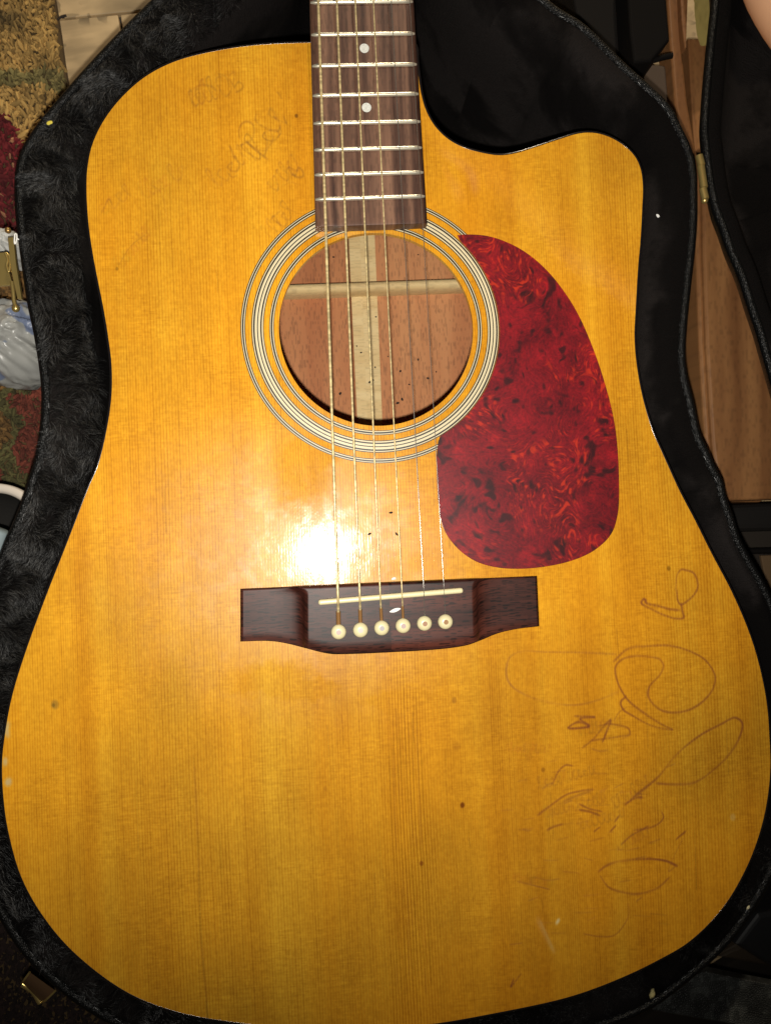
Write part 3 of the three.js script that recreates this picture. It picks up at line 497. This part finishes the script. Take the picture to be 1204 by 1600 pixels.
  const kb = W(25, 482, -0.03), kg = new THREE.SphereGeometry(0.0021, 18, 12); kg.translate(kb.x, kb.y, kb.z); part('latch_knob', kg, M.brass, l1);
  const kb2 = W(13, 360, -0.027), kg2 = new THREE.SphereGeometry(0.0017, 16, 12); kg2.translate(kb2.x, kb2.y, kb2.z); part('rivet', kg2, std(col(0.4, 0.24, 0.08), 0.35, { metalness: 0.7 }), l1);
  // the bottom latch: a bent plate with a raised lip
  const A0 = W(47, 1519, -0.03), A1 = W(87, 1548, -0.03), B0 = W(34, 1536, -0.036), B1 = W(64, 1567, -0.036);
  const l2 = part('latch', grid(10, 10, (u, v) => A0.clone().lerp(A1, u).lerp(B0.clone().lerp(B1, u), v).add(new THREE.Vector3(0, 0.002 * Math.sin(v * 3.1), 0))), std(col(0.16, 0.09, 0.045), 0.35, { metalness: 0.5 }), guitarCase, 'dull brass latch at the lower left corner');
  part('latch_lip', tube([B0.clone().lerp(B1, 0.04), B0.clone().lerp(B1, 0.5).add(new THREE.Vector3(0.001, 0, -0.001)), B1.clone().lerp(B0, 0.02)], 0.0016, 20, 10), M.brass, l2);
  for (const [p, q] of [[A0, B0], [A1, B1]]) part('latch_edge', tube([p, p.clone().lerp(q, 0.5).add(new THREE.Vector3(0, 0.0022, 0)), q], 0.0006, 12, 8), M.brass, l2);

  // the lid, opened to the right
  const LID = [[1113, -60], [1111, 0], [1108, 30], [1104, 68], [1100, 110], [1096, 160], [1094, 199], [1097, 232], [1104, 286], [1113, 326], [1123, 352], [1136, 390], [1153, 430], [1169, 480], [1181, 515], [1191, 550], [1204, 595], [1222, 660], [1246, 760], [1266, 880], [1290, 1000], [1360, 1110], [1500, 1170], [1660, 1120], [1740, 980], [1700, 800], [1660, 640], [1640, 420], [1600, 200], [1480, 0], [1400, -140], [1200, -140]];
  const lidPath = withNormals(curve(LID, RIM, 420)); lidPath.forEach((q) => { q.w = 0.016; });
  const lid = part('lid', sweep(lidPath, [[0.05, RIM - 0.055], [0.034, RIM - 0.05], [0.012, RIM - 0.024], [0.003, RIM - 0.008], [0.0008, RIM - 0.003], [0.0014, RIM - 0.0008], [0.0028, RIM], [0.0042, RIM - 0.0004], [0.0055, RIM - 0.0016]]), vinyl, guitarCase, 'opened black lid of the case');
  part('lid_lining', sweep(lidPath, [[0.0055, RIM - 0.0016], [0.008, RIM - 0.0008], [0.011, RIM - 0.0014], [0.014, RIM - 0.004], [0.018, RIM - 0.014], [0.03, RIM - 0.034], [0.042, RIM - 0.042], [0.07, RIM - 0.044]]), plush, lid);
  part('lid_panel', slab(lidPath.map((q) => new THREE.Vector3(q.p.x + q.nx * 0.05, 0, q.p.z + q.nz * 0.05)), RIM - 0.055, RIM - 0.0445), plush, lid);
  const st = []; for (let i = 0; i < lidPath.length; i += 2) { const a = lidPath[i], b = lidPath[(i + 1) % lidPath.length], g = new THREE.CapsuleGeometry(0.00026, 0.002, 2, 6); g.rotateZ(Math.PI / 2); g.rotateY(-Math.atan2(b.p.z - a.p.z, b.p.x - a.p.x)); g.translate(a.p.x + a.nx * 0.0014, TOP + RIM - 0.0004, a.p.z + a.nz * 0.0014); st.push(g); }
  part('lid_stitching', mergeGeometries(st), stitchMat, lid).userData.kind = 'stuff';
}

// ---------------------------------------------------------------- things around the case
// shag rug, left
{
  const at = W(-80, 500, FLOOR), rug = thing('shag_rug', 'thick shag rug in gold, red and brown beside the left of the case', 'rug', at.clone().setY(0));
  const edge = [[62, -140], [76, -60], [86, 0], [94, 50], [100, 95], [106, 130], [100, 220], [100, 620], [60, 780], [-40, 900], [-60, 1300], [40, 1480], [200, 1640], [330, 1900], [-700, 1900], [-700, -140]];
  const shape = edge.map(([x, y]) => W(x, y, FLOOR + 0.006)), poly = shape.map((p) => [p.x, p.z]);
  const inside = (x, z) => { let k = false; for (let i = 0, j = poly.length - 1; i < poly.length; j = i++) { const [a, b] = poly[i], [c, d] = poly[j]; if ((b > z) !== (d > z) && x < (c - a) * (z - b) / (d - b) + a) k = !k; } return k; };
  part('backing', slab(shape, FLOOR + 0.001, FLOOR + 0.006), std(col(0.09, 0.055, 0.02), 0.95), rug);
  const tuft = new THREE.IcosahedronGeometry(0.0013, 1), tp = tuft.attributes.position; for (let i = 0; i < tp.count; i++) { const x = tp.getX(i), y = tp.getY(i), z = tp.getZ(i), k = 0.72 + 0.6 * noise(x * 900 + 9, y * 900 + z * 700 + 4); tp.setXYZ(i, x * k * 2.1, y * k * 1.05, z * k * 0.8); } tuft.computeVertexNormals();
  const mats = [], cols = [], o = new THREE.Object3D(), toPx = (x, z) => { const p = new THREE.Vector3(x, FLOOR + TOP + 0.012, z).sub(EYE), d = p.dot(fwd); return [602 + FOCAL * p.dot(right) / d, 800 - FOCAL * p.dot(up) / d]; };
  for (let x = -0.62; x < 0.05; x += 0.0022) for (let z = -0.5; z < 0.55; z += 0.0022) {
    const X = x + 0.003 * (rnd() - 0.5), Z = z + 0.003 * (rnd() - 0.5); if (!inside(X, Z)) continue;
    const [px, py] = toPx(X, Z); if (px > 190 || (px > 90 && py > 250 && py < 1500)) continue;
    const big = fbm(X * 38, Z * 38, 3), wob = 46 * (fbm(X * 50 + 7, Z * 50, 3) - 0.5);
    let c = [0.41, 0.255, 0.078];                                  // gold
    const dk = smooth(30, 8, Math.abs(py - 32 + wob)) * smooth(60, 10, px); c = c.map((v, i) => lerp(v, [0.075, 0.052, 0.02][i], dk * 0.85));
    if (py + wob * 0.6 > 112 && py + wob * 0.6 < 136) c = [0.21, 0.17, 0.06];
    if (py > 172 + px * 1.35 + wob * 0.4 && py < 372) c = [0.12, 0.009, 0.012];
    if (py >= 372) { const k = fbm(X * 26 + 3, Z * 26 + 8, 3); c = k > 0.52 ? [0.16, 0.085, 0.025] : k > 0.42 ? [0.085, 0.075, 0.025] : [0.15, 0.035, 0.02]; if (py > 860) c = [0.018, 0.009, 0.007]; }
    const k = 1.5 * (0.45 + 0.75 * rnd()) * (0.7 + 0.7 * (big - 0.3)); if (c[0] > 0.1 && c[0] < 0.3 && c[1] < 0.02 && rnd() < 0.05) c = [0.35, 0.16, 0.08];
    const pile = py > 860 ? 0.5 : 1;
    o.position.set(X, 0.009 * pile + (0.0042 * big + 0.0022 * rnd()) * pile, Z); o.rotation.set(rnd() * 6, rnd() * 6, rnd() * 6); const s = 0.75 + 0.7 * rnd(); o.scale.set(s, s, s * 0.85); o.updateMatrix(); mats.push(o.matrix.clone()); cols.push(c.map((v) => v * k));
  }
  const pile = new THREE.InstancedMesh(tuft, std(col(1, 1, 1), 0.95), mats.length), cc = new THREE.Color(), tr = new THREE.Matrix4().makeTranslation(-at.x, 0, -at.z);
  pile.name = 'pile'; pile.userData.kind = 'stuff'; mats.forEach((m, i) => { pile.setMatrixAt(i, m.premultiply(tr)); pile.setColorAt(i, cc.setRGB(...cols[i])); }); pile.castShadow = pile.receiveShadow = true; rug.add(pile);
  const tw = W(97, 27, FLOOR + 0.006); single('dry_twig', 'tiny dark dry twig where the rug meets the pale floor', 'twig', mergeGeometries([tube([[90, 31], [97, 26], [104, 24.5]].map(([x, y]) => W(x, y, FLOOR + 0.01)), 0.0007, 10, 6), tube([[95, 27], [101, 27.5]].map(([x, y]) => W(x, y, FLOOR + 0.01)), 0.0006, 8, 6)]), M.crumb, tw);
}
// crumpled clear plastic bag, left
{
  const c = W(-6, 520, -0.055), g = new THREE.SphereGeometry(1, 90, 70), p = g.attributes.position;
  for (let i = 0; i < p.count; i++) { const x = p.getX(i), y = p.getY(i), z = p.getZ(i), f = 0.92 + 0.34 * (1 - Math.abs(2 * fbm(x * 2.3 + 5 + y, z * 2.3 + y * 1.4 + 9, 4) - 1)) - 0.2; p.setXYZ(i, x * f * 0.031 + c.x, y * f * 0.034 + c.y - 0.03, z * f * 0.026 + c.z); }
  g.computeVertexNormals();
  const t = texture(256, 256, (u, v) => { const k = smooth(0.55, 0.62, fbm(u * 9, v * 9, 3)); return [lerp(0.74, 0.48, k * 0.8), lerp(0.74, 0.54, k * 0.8), lerp(0.72, 0.68, k * 0.8)]; }, { srgb: true });
  single('plastic_bag', 'crumpled greyish clear plastic bag with blue print, half hidden below the left latch', 'plastic bag', g, new THREE.MeshPhysicalMaterial({ map: t, roughness: 0.28, transmission: 0.35, thickness: 0, side: THREE.DoubleSide }), c.clone().setY(c.y - 0.06));
  const c2 = W(-3, 372, -0.05), g2 = new THREE.SphereGeometry(1, 60, 40), p2 = g2.attributes.position;
  for (let i = 0; i < p2.count; i++) { const x = p2.getX(i), y = p2.getY(i), z = p2.getZ(i), f = 0.72 + 0.5 * (1 - Math.abs(2 * fbm(x * 2.1 + 25 + y, z * 2.1 + 3, 4) - 1)); p2.setXYZ(i, x * f * 0.0095 + c2.x, y * f * 0.02 + c2.y - 0.02, z * f * 0.0085 + c2.z); }
  g2.computeVertexNormals();
  single('crumpled_tissue', 'small crumpled white tissue above the left latch, by the red of the rug', 'tissue', g2, std(col(0.55, 0.55, 0.52), 0.8), c2.clone().setY(c2.y - 0.04));
}
// cup and bottle, left
{
  const c = W(-8, 822, -0.06), cup = thing('drinking_cup', 'dark cup with a broad cream rim at the left border, beside the case waist', 'cup', c.clone().setY(0.01)), r = 0.0285;
  const wall = new THREE.LatheGeometry([[0.019, 0.0], [0.0255, 0.066], [0.0235, 0.066], [0.017, 0.003], [0, 0.003]].map((q) => new THREE.Vector2(...q)), 48); wall.translate(c.x, 0.012, c.z + 0.004); part('cup_body', wall, std(col(0.03, 0.028, 0.026), 0.5), cup);
  const lip = new THREE.LatheGeometry([[0.0232, 0.064], [0.0234, 0.067], [0.0250, 0.0682], [0.0275, 0.0682], [0.0287, 0.067], [0.0287, 0.064]].map((q) => new THREE.Vector2(...q)), 64); lip.translate(c.x, 0.012, c.z + 0.004); part('cup_rim', lip, std(col(0.62, 0.55, 0.47), 0.5), cup);
  const b = W(-14, 838, -0.04), bot = thing('plastic_bottle', 'pale blue translucent plastic bottle in front of the dark cup', 'bottle', b.clone().setY(0.02));
  const bg = new THREE.LatheGeometry([[0, 0], [0.009, 0.0005], [0.0105, 0.003], [0.0105, 0.05], [0.0098, 0.055], [0.006, 0.062], [0.005, 0.072]].map((q) => new THREE.Vector2(...q)), 40); bg.rotateX(Math.PI / 2); bg.rotateY(-0.3); bg.translate(b.x, b.y, b.z - 0.006);
  part('bottle_body', bg, new THREE.MeshPhysicalMaterial({ color: col(0.45, 0.55, 0.58), roughness: 0.3, transmission: 0.3, thickness: 0, side: THREE.DoubleSide }), bot);
  const cap = new THREE.CylinderGeometry(0.006, 0.006, 0.011, 30); cap.rotateX(Math.PI / 2); cap.rotateY(-0.3); cap.translate(b.x - 0.0215, b.y, b.z + 0.0675 - 0.006); part('bottle_cap', cap, std(col(0.3, 0.4, 0.5), 0.4), bot);
}
// wooden bench under the lid, right
{
  const tan = rep(woodTex([0.47, 0.31, 0.185], [0.64, 0.46, 0.29], 9, 0.1, 0.6), 0.6), H = -0.078;
  const benchM = std(col(0.88, 0.84, 0.8), 0.42, { map: tan }), edgeM = std(col(1.0, 0.98, 0.95), 0.4, { map: tan });
  const b = W(1200, 520, H - 0.025), bench = thing('wooden_bench', 'brown wooden bench top showing between the case and its opened lid', 'bench', b.clone().setY(0));
  const top = part('seat_board', planarUV(quadSlab([[1096, 236], [1330, 220], [1330, 776], [1123, 783], [1112, 690], [1103, 545], [1098, 395]], H, 0.02, 0.002), (x, z) => [x * 1.0, z]), benchM, bench);
  part('front_rail', planarUV(quadSlab([[1086, 236], [1095, 236], [1097, 395], [1102, 545], [1111, 690], [1122, 783], [1113, 783], [1101, 690], [1092, 545], [1087, 395]], H - 0.003, 0.03, 0.002), (x, z) => [x, z]), edgeM, bench, 'worn lighter rail along the near edge');
  part('rail', planarUV(quadSlab([[1038, -60], [1058, -60], [1064, 60], [1074, 160], [1088, 240], [1084, 300], [1066, 240], [1054, 160], [1046, 60]], -0.1, 0.02, 0.002), (x, z) => [x, z]), benchM, bench);
  part('slat', planarUV(quadSlab([[1060, -60], [1076, -60], [1073, 30], [1071, 76], [1069, 76], [1064, 30]], -0.095, 0.008, 0.001), (x, z) => [x, z]), std(col(1.0, 0.95, 0.9), 0.5, { map: tan }), bench);
  part('slat', planarUV(quadSlab([[1074, 60], [1120, 60], [1120, 300], [1090, 300], [1082, 200]], -0.105, 0.012, 0.001), (x, z) => [x, z]), benchM, bench);
  for (const [x, y] of [[1150, 260], [1310, 260], [1160, 750], [1310, 750]]) { const p = W(x, y, H - 0.02), lg = new RoundedBoxGeometry(0.03, p.y, 0.03, 2, 0.003); lg.translate(p.x, p.y / 2, p.z); part('leg', planarUV(lg, (xx, zz, yy) => [xx + zz, yy]), benchM, bench); }
  single('olive_cloth', 'olive yellow cloth lying beside the lid at the top right', 'cloth', grid(24, 24, (u, v) => { const e = 6 * Math.sin(v * 3.1), p = W(lerp(1078 + 14 * v * v + e * 0.3, 1135, u), lerp(-60, 72, v) + 8 * u * (1 - v), -0.084); p.y += 0.004 * (fbm(u * 4, v * 7, 3) - 0.5); return p; }), std(col(0.22, 0.17, 0.045), 0.9), W(1100, 20, -0.09));
  const cl = thing('patterned_cloth', 'cream cloth with dark red stripes glimpsed between case and bench', 'cloth', W(1085, 540, FLOOR + 0.004));
  const pc = (l, h, m, n, lab) => part(n, quadSlab(l, h, 0.004, 0.0008), m, cl, lab);
  pc([[1030, 400], [1125, 400], [1140, 760], [1040, 700]], FLOOR + 0.012, std(col(0.42, 0.33, 0.16), 0.9), 'cloth_sheet');
  pc([[1040, 552], [1100, 533], [1102, 562], [1085, 556], [1040, 575]], FLOOR + 0.0146, std(col(0.10, 0.012, 0.014), 0.9), 'stripe', 'dark red stripe');
  pc([[1050, 600], [1105, 583], [1106, 592], [1050, 612]], FLOOR + 0.0146, std(col(0.10, 0.012, 0.014), 0.9), 'stripe', 'dark red stripe');
  pc([[1060, 645], [1110, 634], [1112, 640], [1060, 653]], FLOOR + 0.0146, std(col(0.12, 0.03, 0.014), 0.9), 'stripe', 'dark red stripe');
}
// dark things, right and top right
{
  const dull = (c, r) => new THREE.MeshPhysicalMaterial({ color: c, roughness: r, specularIntensity: 0.25 }), dark = dull(col(0.005, 0.004, 0.0035), 0.8), charcoal = dull(col(0.012, 0.0105, 0.0095), 0.7), brown = std(col(0.035, 0.022, 0.014), 0.7);
  const f = (name, label, category, corners, h, t, m, bev = 0.002) => { const c = corners.reduce((s, p) => [s[0] + p[0] / corners.length, s[1] + p[1] / corners.length], [0, 0]); return single(name, label, category, quadSlab(corners, h, t, bev), m, W(...c, h - t)); };
  f('dark_box', 'near-black box with a cut corner above the case rim, top right', 'box', [[976, -80], [1038, -80], [1041, 0], [1046, 62], [1018, 95], [990, 98], [984, 50]], -0.07, 0.06, dark);
  f('folder', 'charcoal folder standing left of the near-black box', 'folder', [[880, -80], [972, -80], [977, 0], [984, 60], [992, 110], [960, 90], [900, 20]], -0.09, 0.04, dull(col(0.010, 0.0085, 0.0075), 0.8));
  const rd = tube([[1021, 94], [1035, 90], [1049, 87]].map(([x, y]) => W(x, y, -0.075)), 0.0018, 12, 12); single('black_rod', 'short black rod sticking out below the near-black box', 'rod', rd, dark, W(1035, 90, -0.08));
  f('brown_paper_bag', 'dim brown paper bag tucked under the case rim by the black rod', 'bag', [[984, 96], [1024, 98], [1046, 100], [1050, 150], [1050, 200], [1010, 160]], -0.11, 0.025, std(col(0.075, 0.048, 0.03), 0.8), 0.004);
  // frame of black metal below the bench
  const bar = thing('metal_frame', 'black metal frame bars below the end of the bench', 'frame', W(1190, 830, FLOOR));
  part('bar', quadSlab([[1130, 789], [1340, 778], [1340, 826], [1130, 832]], -0.095, 0.025, 0.005), charcoal, bar); part('bar', quadSlab([[1150, 857], [1340, 852], [1340, 866], [1150, 866]], -0.112, 0.02, 0.003), dark, bar);
  for (const x of [1228, 1320]) { const p = W(x, 805, -0.12), lg = new RoundedBoxGeometry(0.014, p.y, 0.014, 2, 0.002); lg.translate(p.x, p.y / 2, p.z); part('post', lg, dark, bar); }
  f('dark_blanket', 'very dark brown blanket on the floor right of the case', 'blanket', [[1090, 800], [1420, 800], [1420, 1800], [700, 1800], [900, 1660], [1150, 1500], [1200, 1200]], FLOOR + 0.014, 0.012, std(col(0.02, 0.014, 0.009), 0.95), 0.003);
  f('cardboard_piece', 'scrap of brown cardboard in the dark right of the case', 'cardboard', [[1188, 868], [1330, 862], [1330, 1010], [1205, 960]], FLOOR + 0.02, 0.003, std(col(0.12, 0.07, 0.03), 0.8), 0.0006);
  f('leather_pouch', 'dark brown leather pouch right of the lower bout', 'pouch', [[1118, 1496], [1160, 1470], [1330, 1400], [1330, 1560], [1200, 1512]], -0.1, 0.02, std(col(0.05, 0.033, 0.018), 0.7), 0.004);
  f('black_amplifier', 'black box-shaped amplifier at the lower right', 'amplifier', [[1148, 1476], [1184, 1428], [1204, 1424], [1360, 1400], [1360, 1560], [1204, 1512]], -0.075, 0.04, std(col(0.014, 0.014, 0.015), 0.55), 0.003);
  const pd = texture(256, 256, (u, v) => { const k = 0.6 + 0.8 * fbm(u * 14, v * 14, 4) - 0.3 + 0.3 * smooth(0.66, 0.74, noise(u * 40, v * 40)); return [0.30 * k, 0.31 * k, 0.30 * k]; }, { srgb: true, repeat: true });
  f('grey_board', 'scuffed dark grey vinyl board leaning out from the lower right of the case', 'board', [[1010, 1564], [1062, 1528], [1104, 1519], [1360, 1570], [1360, 1650], [1160, 1604], [1020, 1580]], -0.05, 0.008, std(col(0.9, 0.9, 0.9), 0.5, { map: rep(pd, 0.12), bumpMap: grainMap, bumpScale: 0.0004 }), 0.001);
  // a bare forearm reaching in, upper right corner
  const ax = new THREE.Vector3().subVectors(W(1204, 52, 0.13), W(1165, 0, 0.13)).normalize(), nr = new THREE.Vector3(ax.z, 0, -ax.x), R = 0.034, c0 = W(1184, 26, 0.13).addScaledVector(nr, R * 1.02 + 0.0125);
  const at = (a, n, y) => c0.clone().addScaledVector(ax, a).addScaledVector(nr, n).add(new THREE.Vector3(0, y, 0)), bones = [];
  const bone = (a, b, ra, rb) => bones.push([a, b, ra, rb]);
  bone(at(-0.40, 0.10, 0.22), at(-0.13, 0.0, 0.03), 0.046, 0.040); bone(at(-0.13, 0.0, 0.03), at(0, 0, 0), 0.039, 0.0345); bone(at(0, 0, 0), at(0.125, 0, -0.045), 0.0345, 0.024);   // upper arm, forearm to wrist
  bone(at(0.125, 0, -0.045), at(0.16, 0, -0.062), 0.023, 0.021);
  const knuckle = [[0.215, -0.030, -0.084], [0.222, -0.010, -0.083], [0.218, 0.011, -0.085], [0.207, 0.030, -0.088]], reach = [0.072, 0.080, 0.074, 0.058];
  knuckle.forEach(([a, n, y], k) => {
    bone(at(0.158, n * 0.45, -0.062), at(a, n, y), 0.017, 0.0125);
    const l = reach[k], p1 = at(a + l * 0.46, n * 1.12, y - 0.010), p2 = at(a + l * 0.78, n * 1.18, y - 0.022), p3 = at(a + l * 0.98, n * 1.2, y - 0.036);
    bone(at(a, n, y), p1, 0.0105, 0.0094); bone(p1, p2, 0.0094, 0.0086); bone(p2, p3, 0.0086, 0.0076);
  });
  const th = [at(0.15, -0.014, -0.062), at(0.183, -0.046, -0.08), at(0.212, -0.058, -0.094), at(0.234, -0.060, -0.106)]; bone(th[0], th[1], 0.017, 0.0125); bone(th[1], th[2], 0.0115, 0.010); bone(th[2], th[3], 0.010, 0.0085);
  const box = new THREE.Box3(); bones.forEach(([a, b]) => { box.expandByPoint(a); box.expandByPoint(b); }); box.expandByScalar(0.06);
  const mid = box.getCenter(new THREE.Vector3()), half = Math.max(...box.getSize(new THREE.Vector3()).toArray()) / 2, RES = 168, mc = new MarchingCubes(RES, undefined, false, false, 200000), q = new THREE.Vector3(), ab = new THREE.Vector3(), ap = new THREE.Vector3();
  mc.isolation = 0; mc.field.fill(-1);
  const dist = new Float32Array(RES ** 3).fill(1), hs = RES / 2, cell = (v, m) => (v - m) / half * hs + hs;
  for (const [a, b, ra, rb] of bones) {
    ab.subVectors(b, a); const pad = Math.max(ra, rb) + 0.03, l2 = ab.lengthSq(), lo = [0, 1, 2].map((k) => Math.max(1, Math.floor(cell(Math.min(a.getComponent(k), b.getComponent(k)) - pad, mid.getComponent(k))))), hi = [0, 1, 2].map((k) => Math.min(RES - 2, Math.ceil(cell(Math.max(a.getComponent(k), b.getComponent(k)) + pad, mid.getComponent(k)))));
    for (let z = lo[2]; z <= hi[2]; z++) for (let y = lo[1]; y <= hi[1]; y++) for (let x = lo[0]; x <= hi[0]; x++) {
      q.set((x - hs) / hs * half + mid.x, (y - hs) / hs * half + mid.y, (z - hs) / hs * half + mid.z); const t = clamp(ap.subVectors(q, a).dot(ab) / l2), d = q.sub(a).addScaledVector(ab, -t).length() - lerp(ra, rb, t), k = ra < 0.012 ? 0.004 : 0.012, n = x + y * RES + z * RES * RES, o = dist[n], h = Math.max(k - Math.abs(o - d), 0) / k;
      dist[n] = Math.min(o, d) - h * h * k / 4;
    }
  }
  for (let n = 0; n < dist.length; n++) mc.field[n] = -dist[n];
  mc.update();
  const arm = new THREE.BufferGeometry(); arm.setAttribute('position', new THREE.BufferAttribute(mc.positionArray.slice(0, mc.count * 3), 3)); arm.setAttribute('normal', new THREE.BufferAttribute(mc.normalArray.slice(0, mc.count * 3), 3));
  arm.scale(half, half, half); arm.translate(mid.x, mid.y, mid.z);
  single('person', 'bare forearm of a person reaching down to the case lid, cutting the upper right corner', 'person', arm, std(col(0.56, 0.33, 0.20), 0.55), c0);
}

// ---------------------------------------------------------------- crumbs and flakes
const chip = (sx, sy, sz, k) => { const g = new THREE.IcosahedronGeometry(1, 1), p = g.attributes.position; for (let i = 0; i < p.count; i++) { const f = 0.7 + 0.6 * noise(p.getX(i) * 3 + k, p.getY(i) * 3 + p.getZ(i) * 2 + k); p.setXYZ(i, p.getX(i) * sx * f, p.getY(i) * sy * f, p.getZ(i) * sz * f); } g.computeVertexNormals(); return g; };
{
  const inHole = [[521, 402], [531, 447], [653, 398], [557, 541], [564, 551], [586, 574], [577.5, 597], [583, 594], [531.5, 615], [606, 557], [625, 580], [639, 601], [653, 562], [668, 591], [681, 581], [621, 630], [628, 624], [587, 495], [518, 590]];
  const first = new Map();
  inHole.forEach(([x, y], i) => {
    const h = (x > 553 && x < 600) ? -0.1082 : -0.1092, p = W(x, y, h), s = 0.0005 + 0.0007 * hash(i, 4), m = i ? scene.getObjectByName('wood_crumb').clone() : single('wood_crumb', 'tiny dark crumb on the wooden back inside the sound hole', 'crumb', chip(1, 0.6, 0.75, 3), M.crumb, new THREE.Vector3(), 'dark crumbs inside the sound hole');
    if (i) { m.name = numbered('wood_crumb'); m.userData = { ...m.userData }; scene.add(m); }
    m.position.copy(p); m.position.y += s * 0.3; m.scale.setScalar(s); m.rotation.y = i * 1.7;
  });
  [[577, 834.5, 'left'], [610.5, 801, 'upper'], [619.5, 834.5, 'right']].forEach(([x, y], i) => {
    const p = W(x, y, 0.0003), lab = ['dark oblong crumb on the soundboard left of the third string', 'dark speck on the soundboard between third and fourth strings, nearer the sound hole', 'tiny dark crumb touching the fourth string above the bridge'][i];
    single('dark_crumb', lab, 'crumb', chip(0.0011, 0.0004, 0.0005, i + 9).rotateY([0.4, 0.1, -0.9][i]).translate(p.x, p.y, p.z), M.crumb, p, 'dark crumbs on the soundboard');
  });
  const fl = (x, y, h, lab, c, s, r) => { const p = W(x, y, h); single('paint_flake', lab, 'flake', chip(s, s * 0.35, s * 0.6, x).rotateY(r).translate(p.x, p.y, p.z), std(c, 0.6), p); };
  fl(78, 192, -0.0105, 'small yellow flake on the upper left edge of the case', col(0.75, 0.62, 0.08), 0.0017, 0.5);
  fl(1018, 1552, -0.012, 'cream yellow flake on the bottom right lining of the case', col(0.72, 0.62, 0.28), 0.0026, 1.2);
  fl(1027, 337, -0.012, 'tiny white flake on the lining right of the upper bout', col(0.8, 0.8, 0.78), 0.0012, -0.8);
  fl(615, 904, 0.0006, 'tiny white chip on the soundboard at the upper bridge edge', col(0.8, 0.8, 0.76), 0.0013, 0.3);
  fl(1168, 1418, -0.0105, 'small cream flake on the stitched edge, lower right', col(0.7, 0.64, 0.4), 0.0012, 0.9);
}
renderer.render(scene, camera);
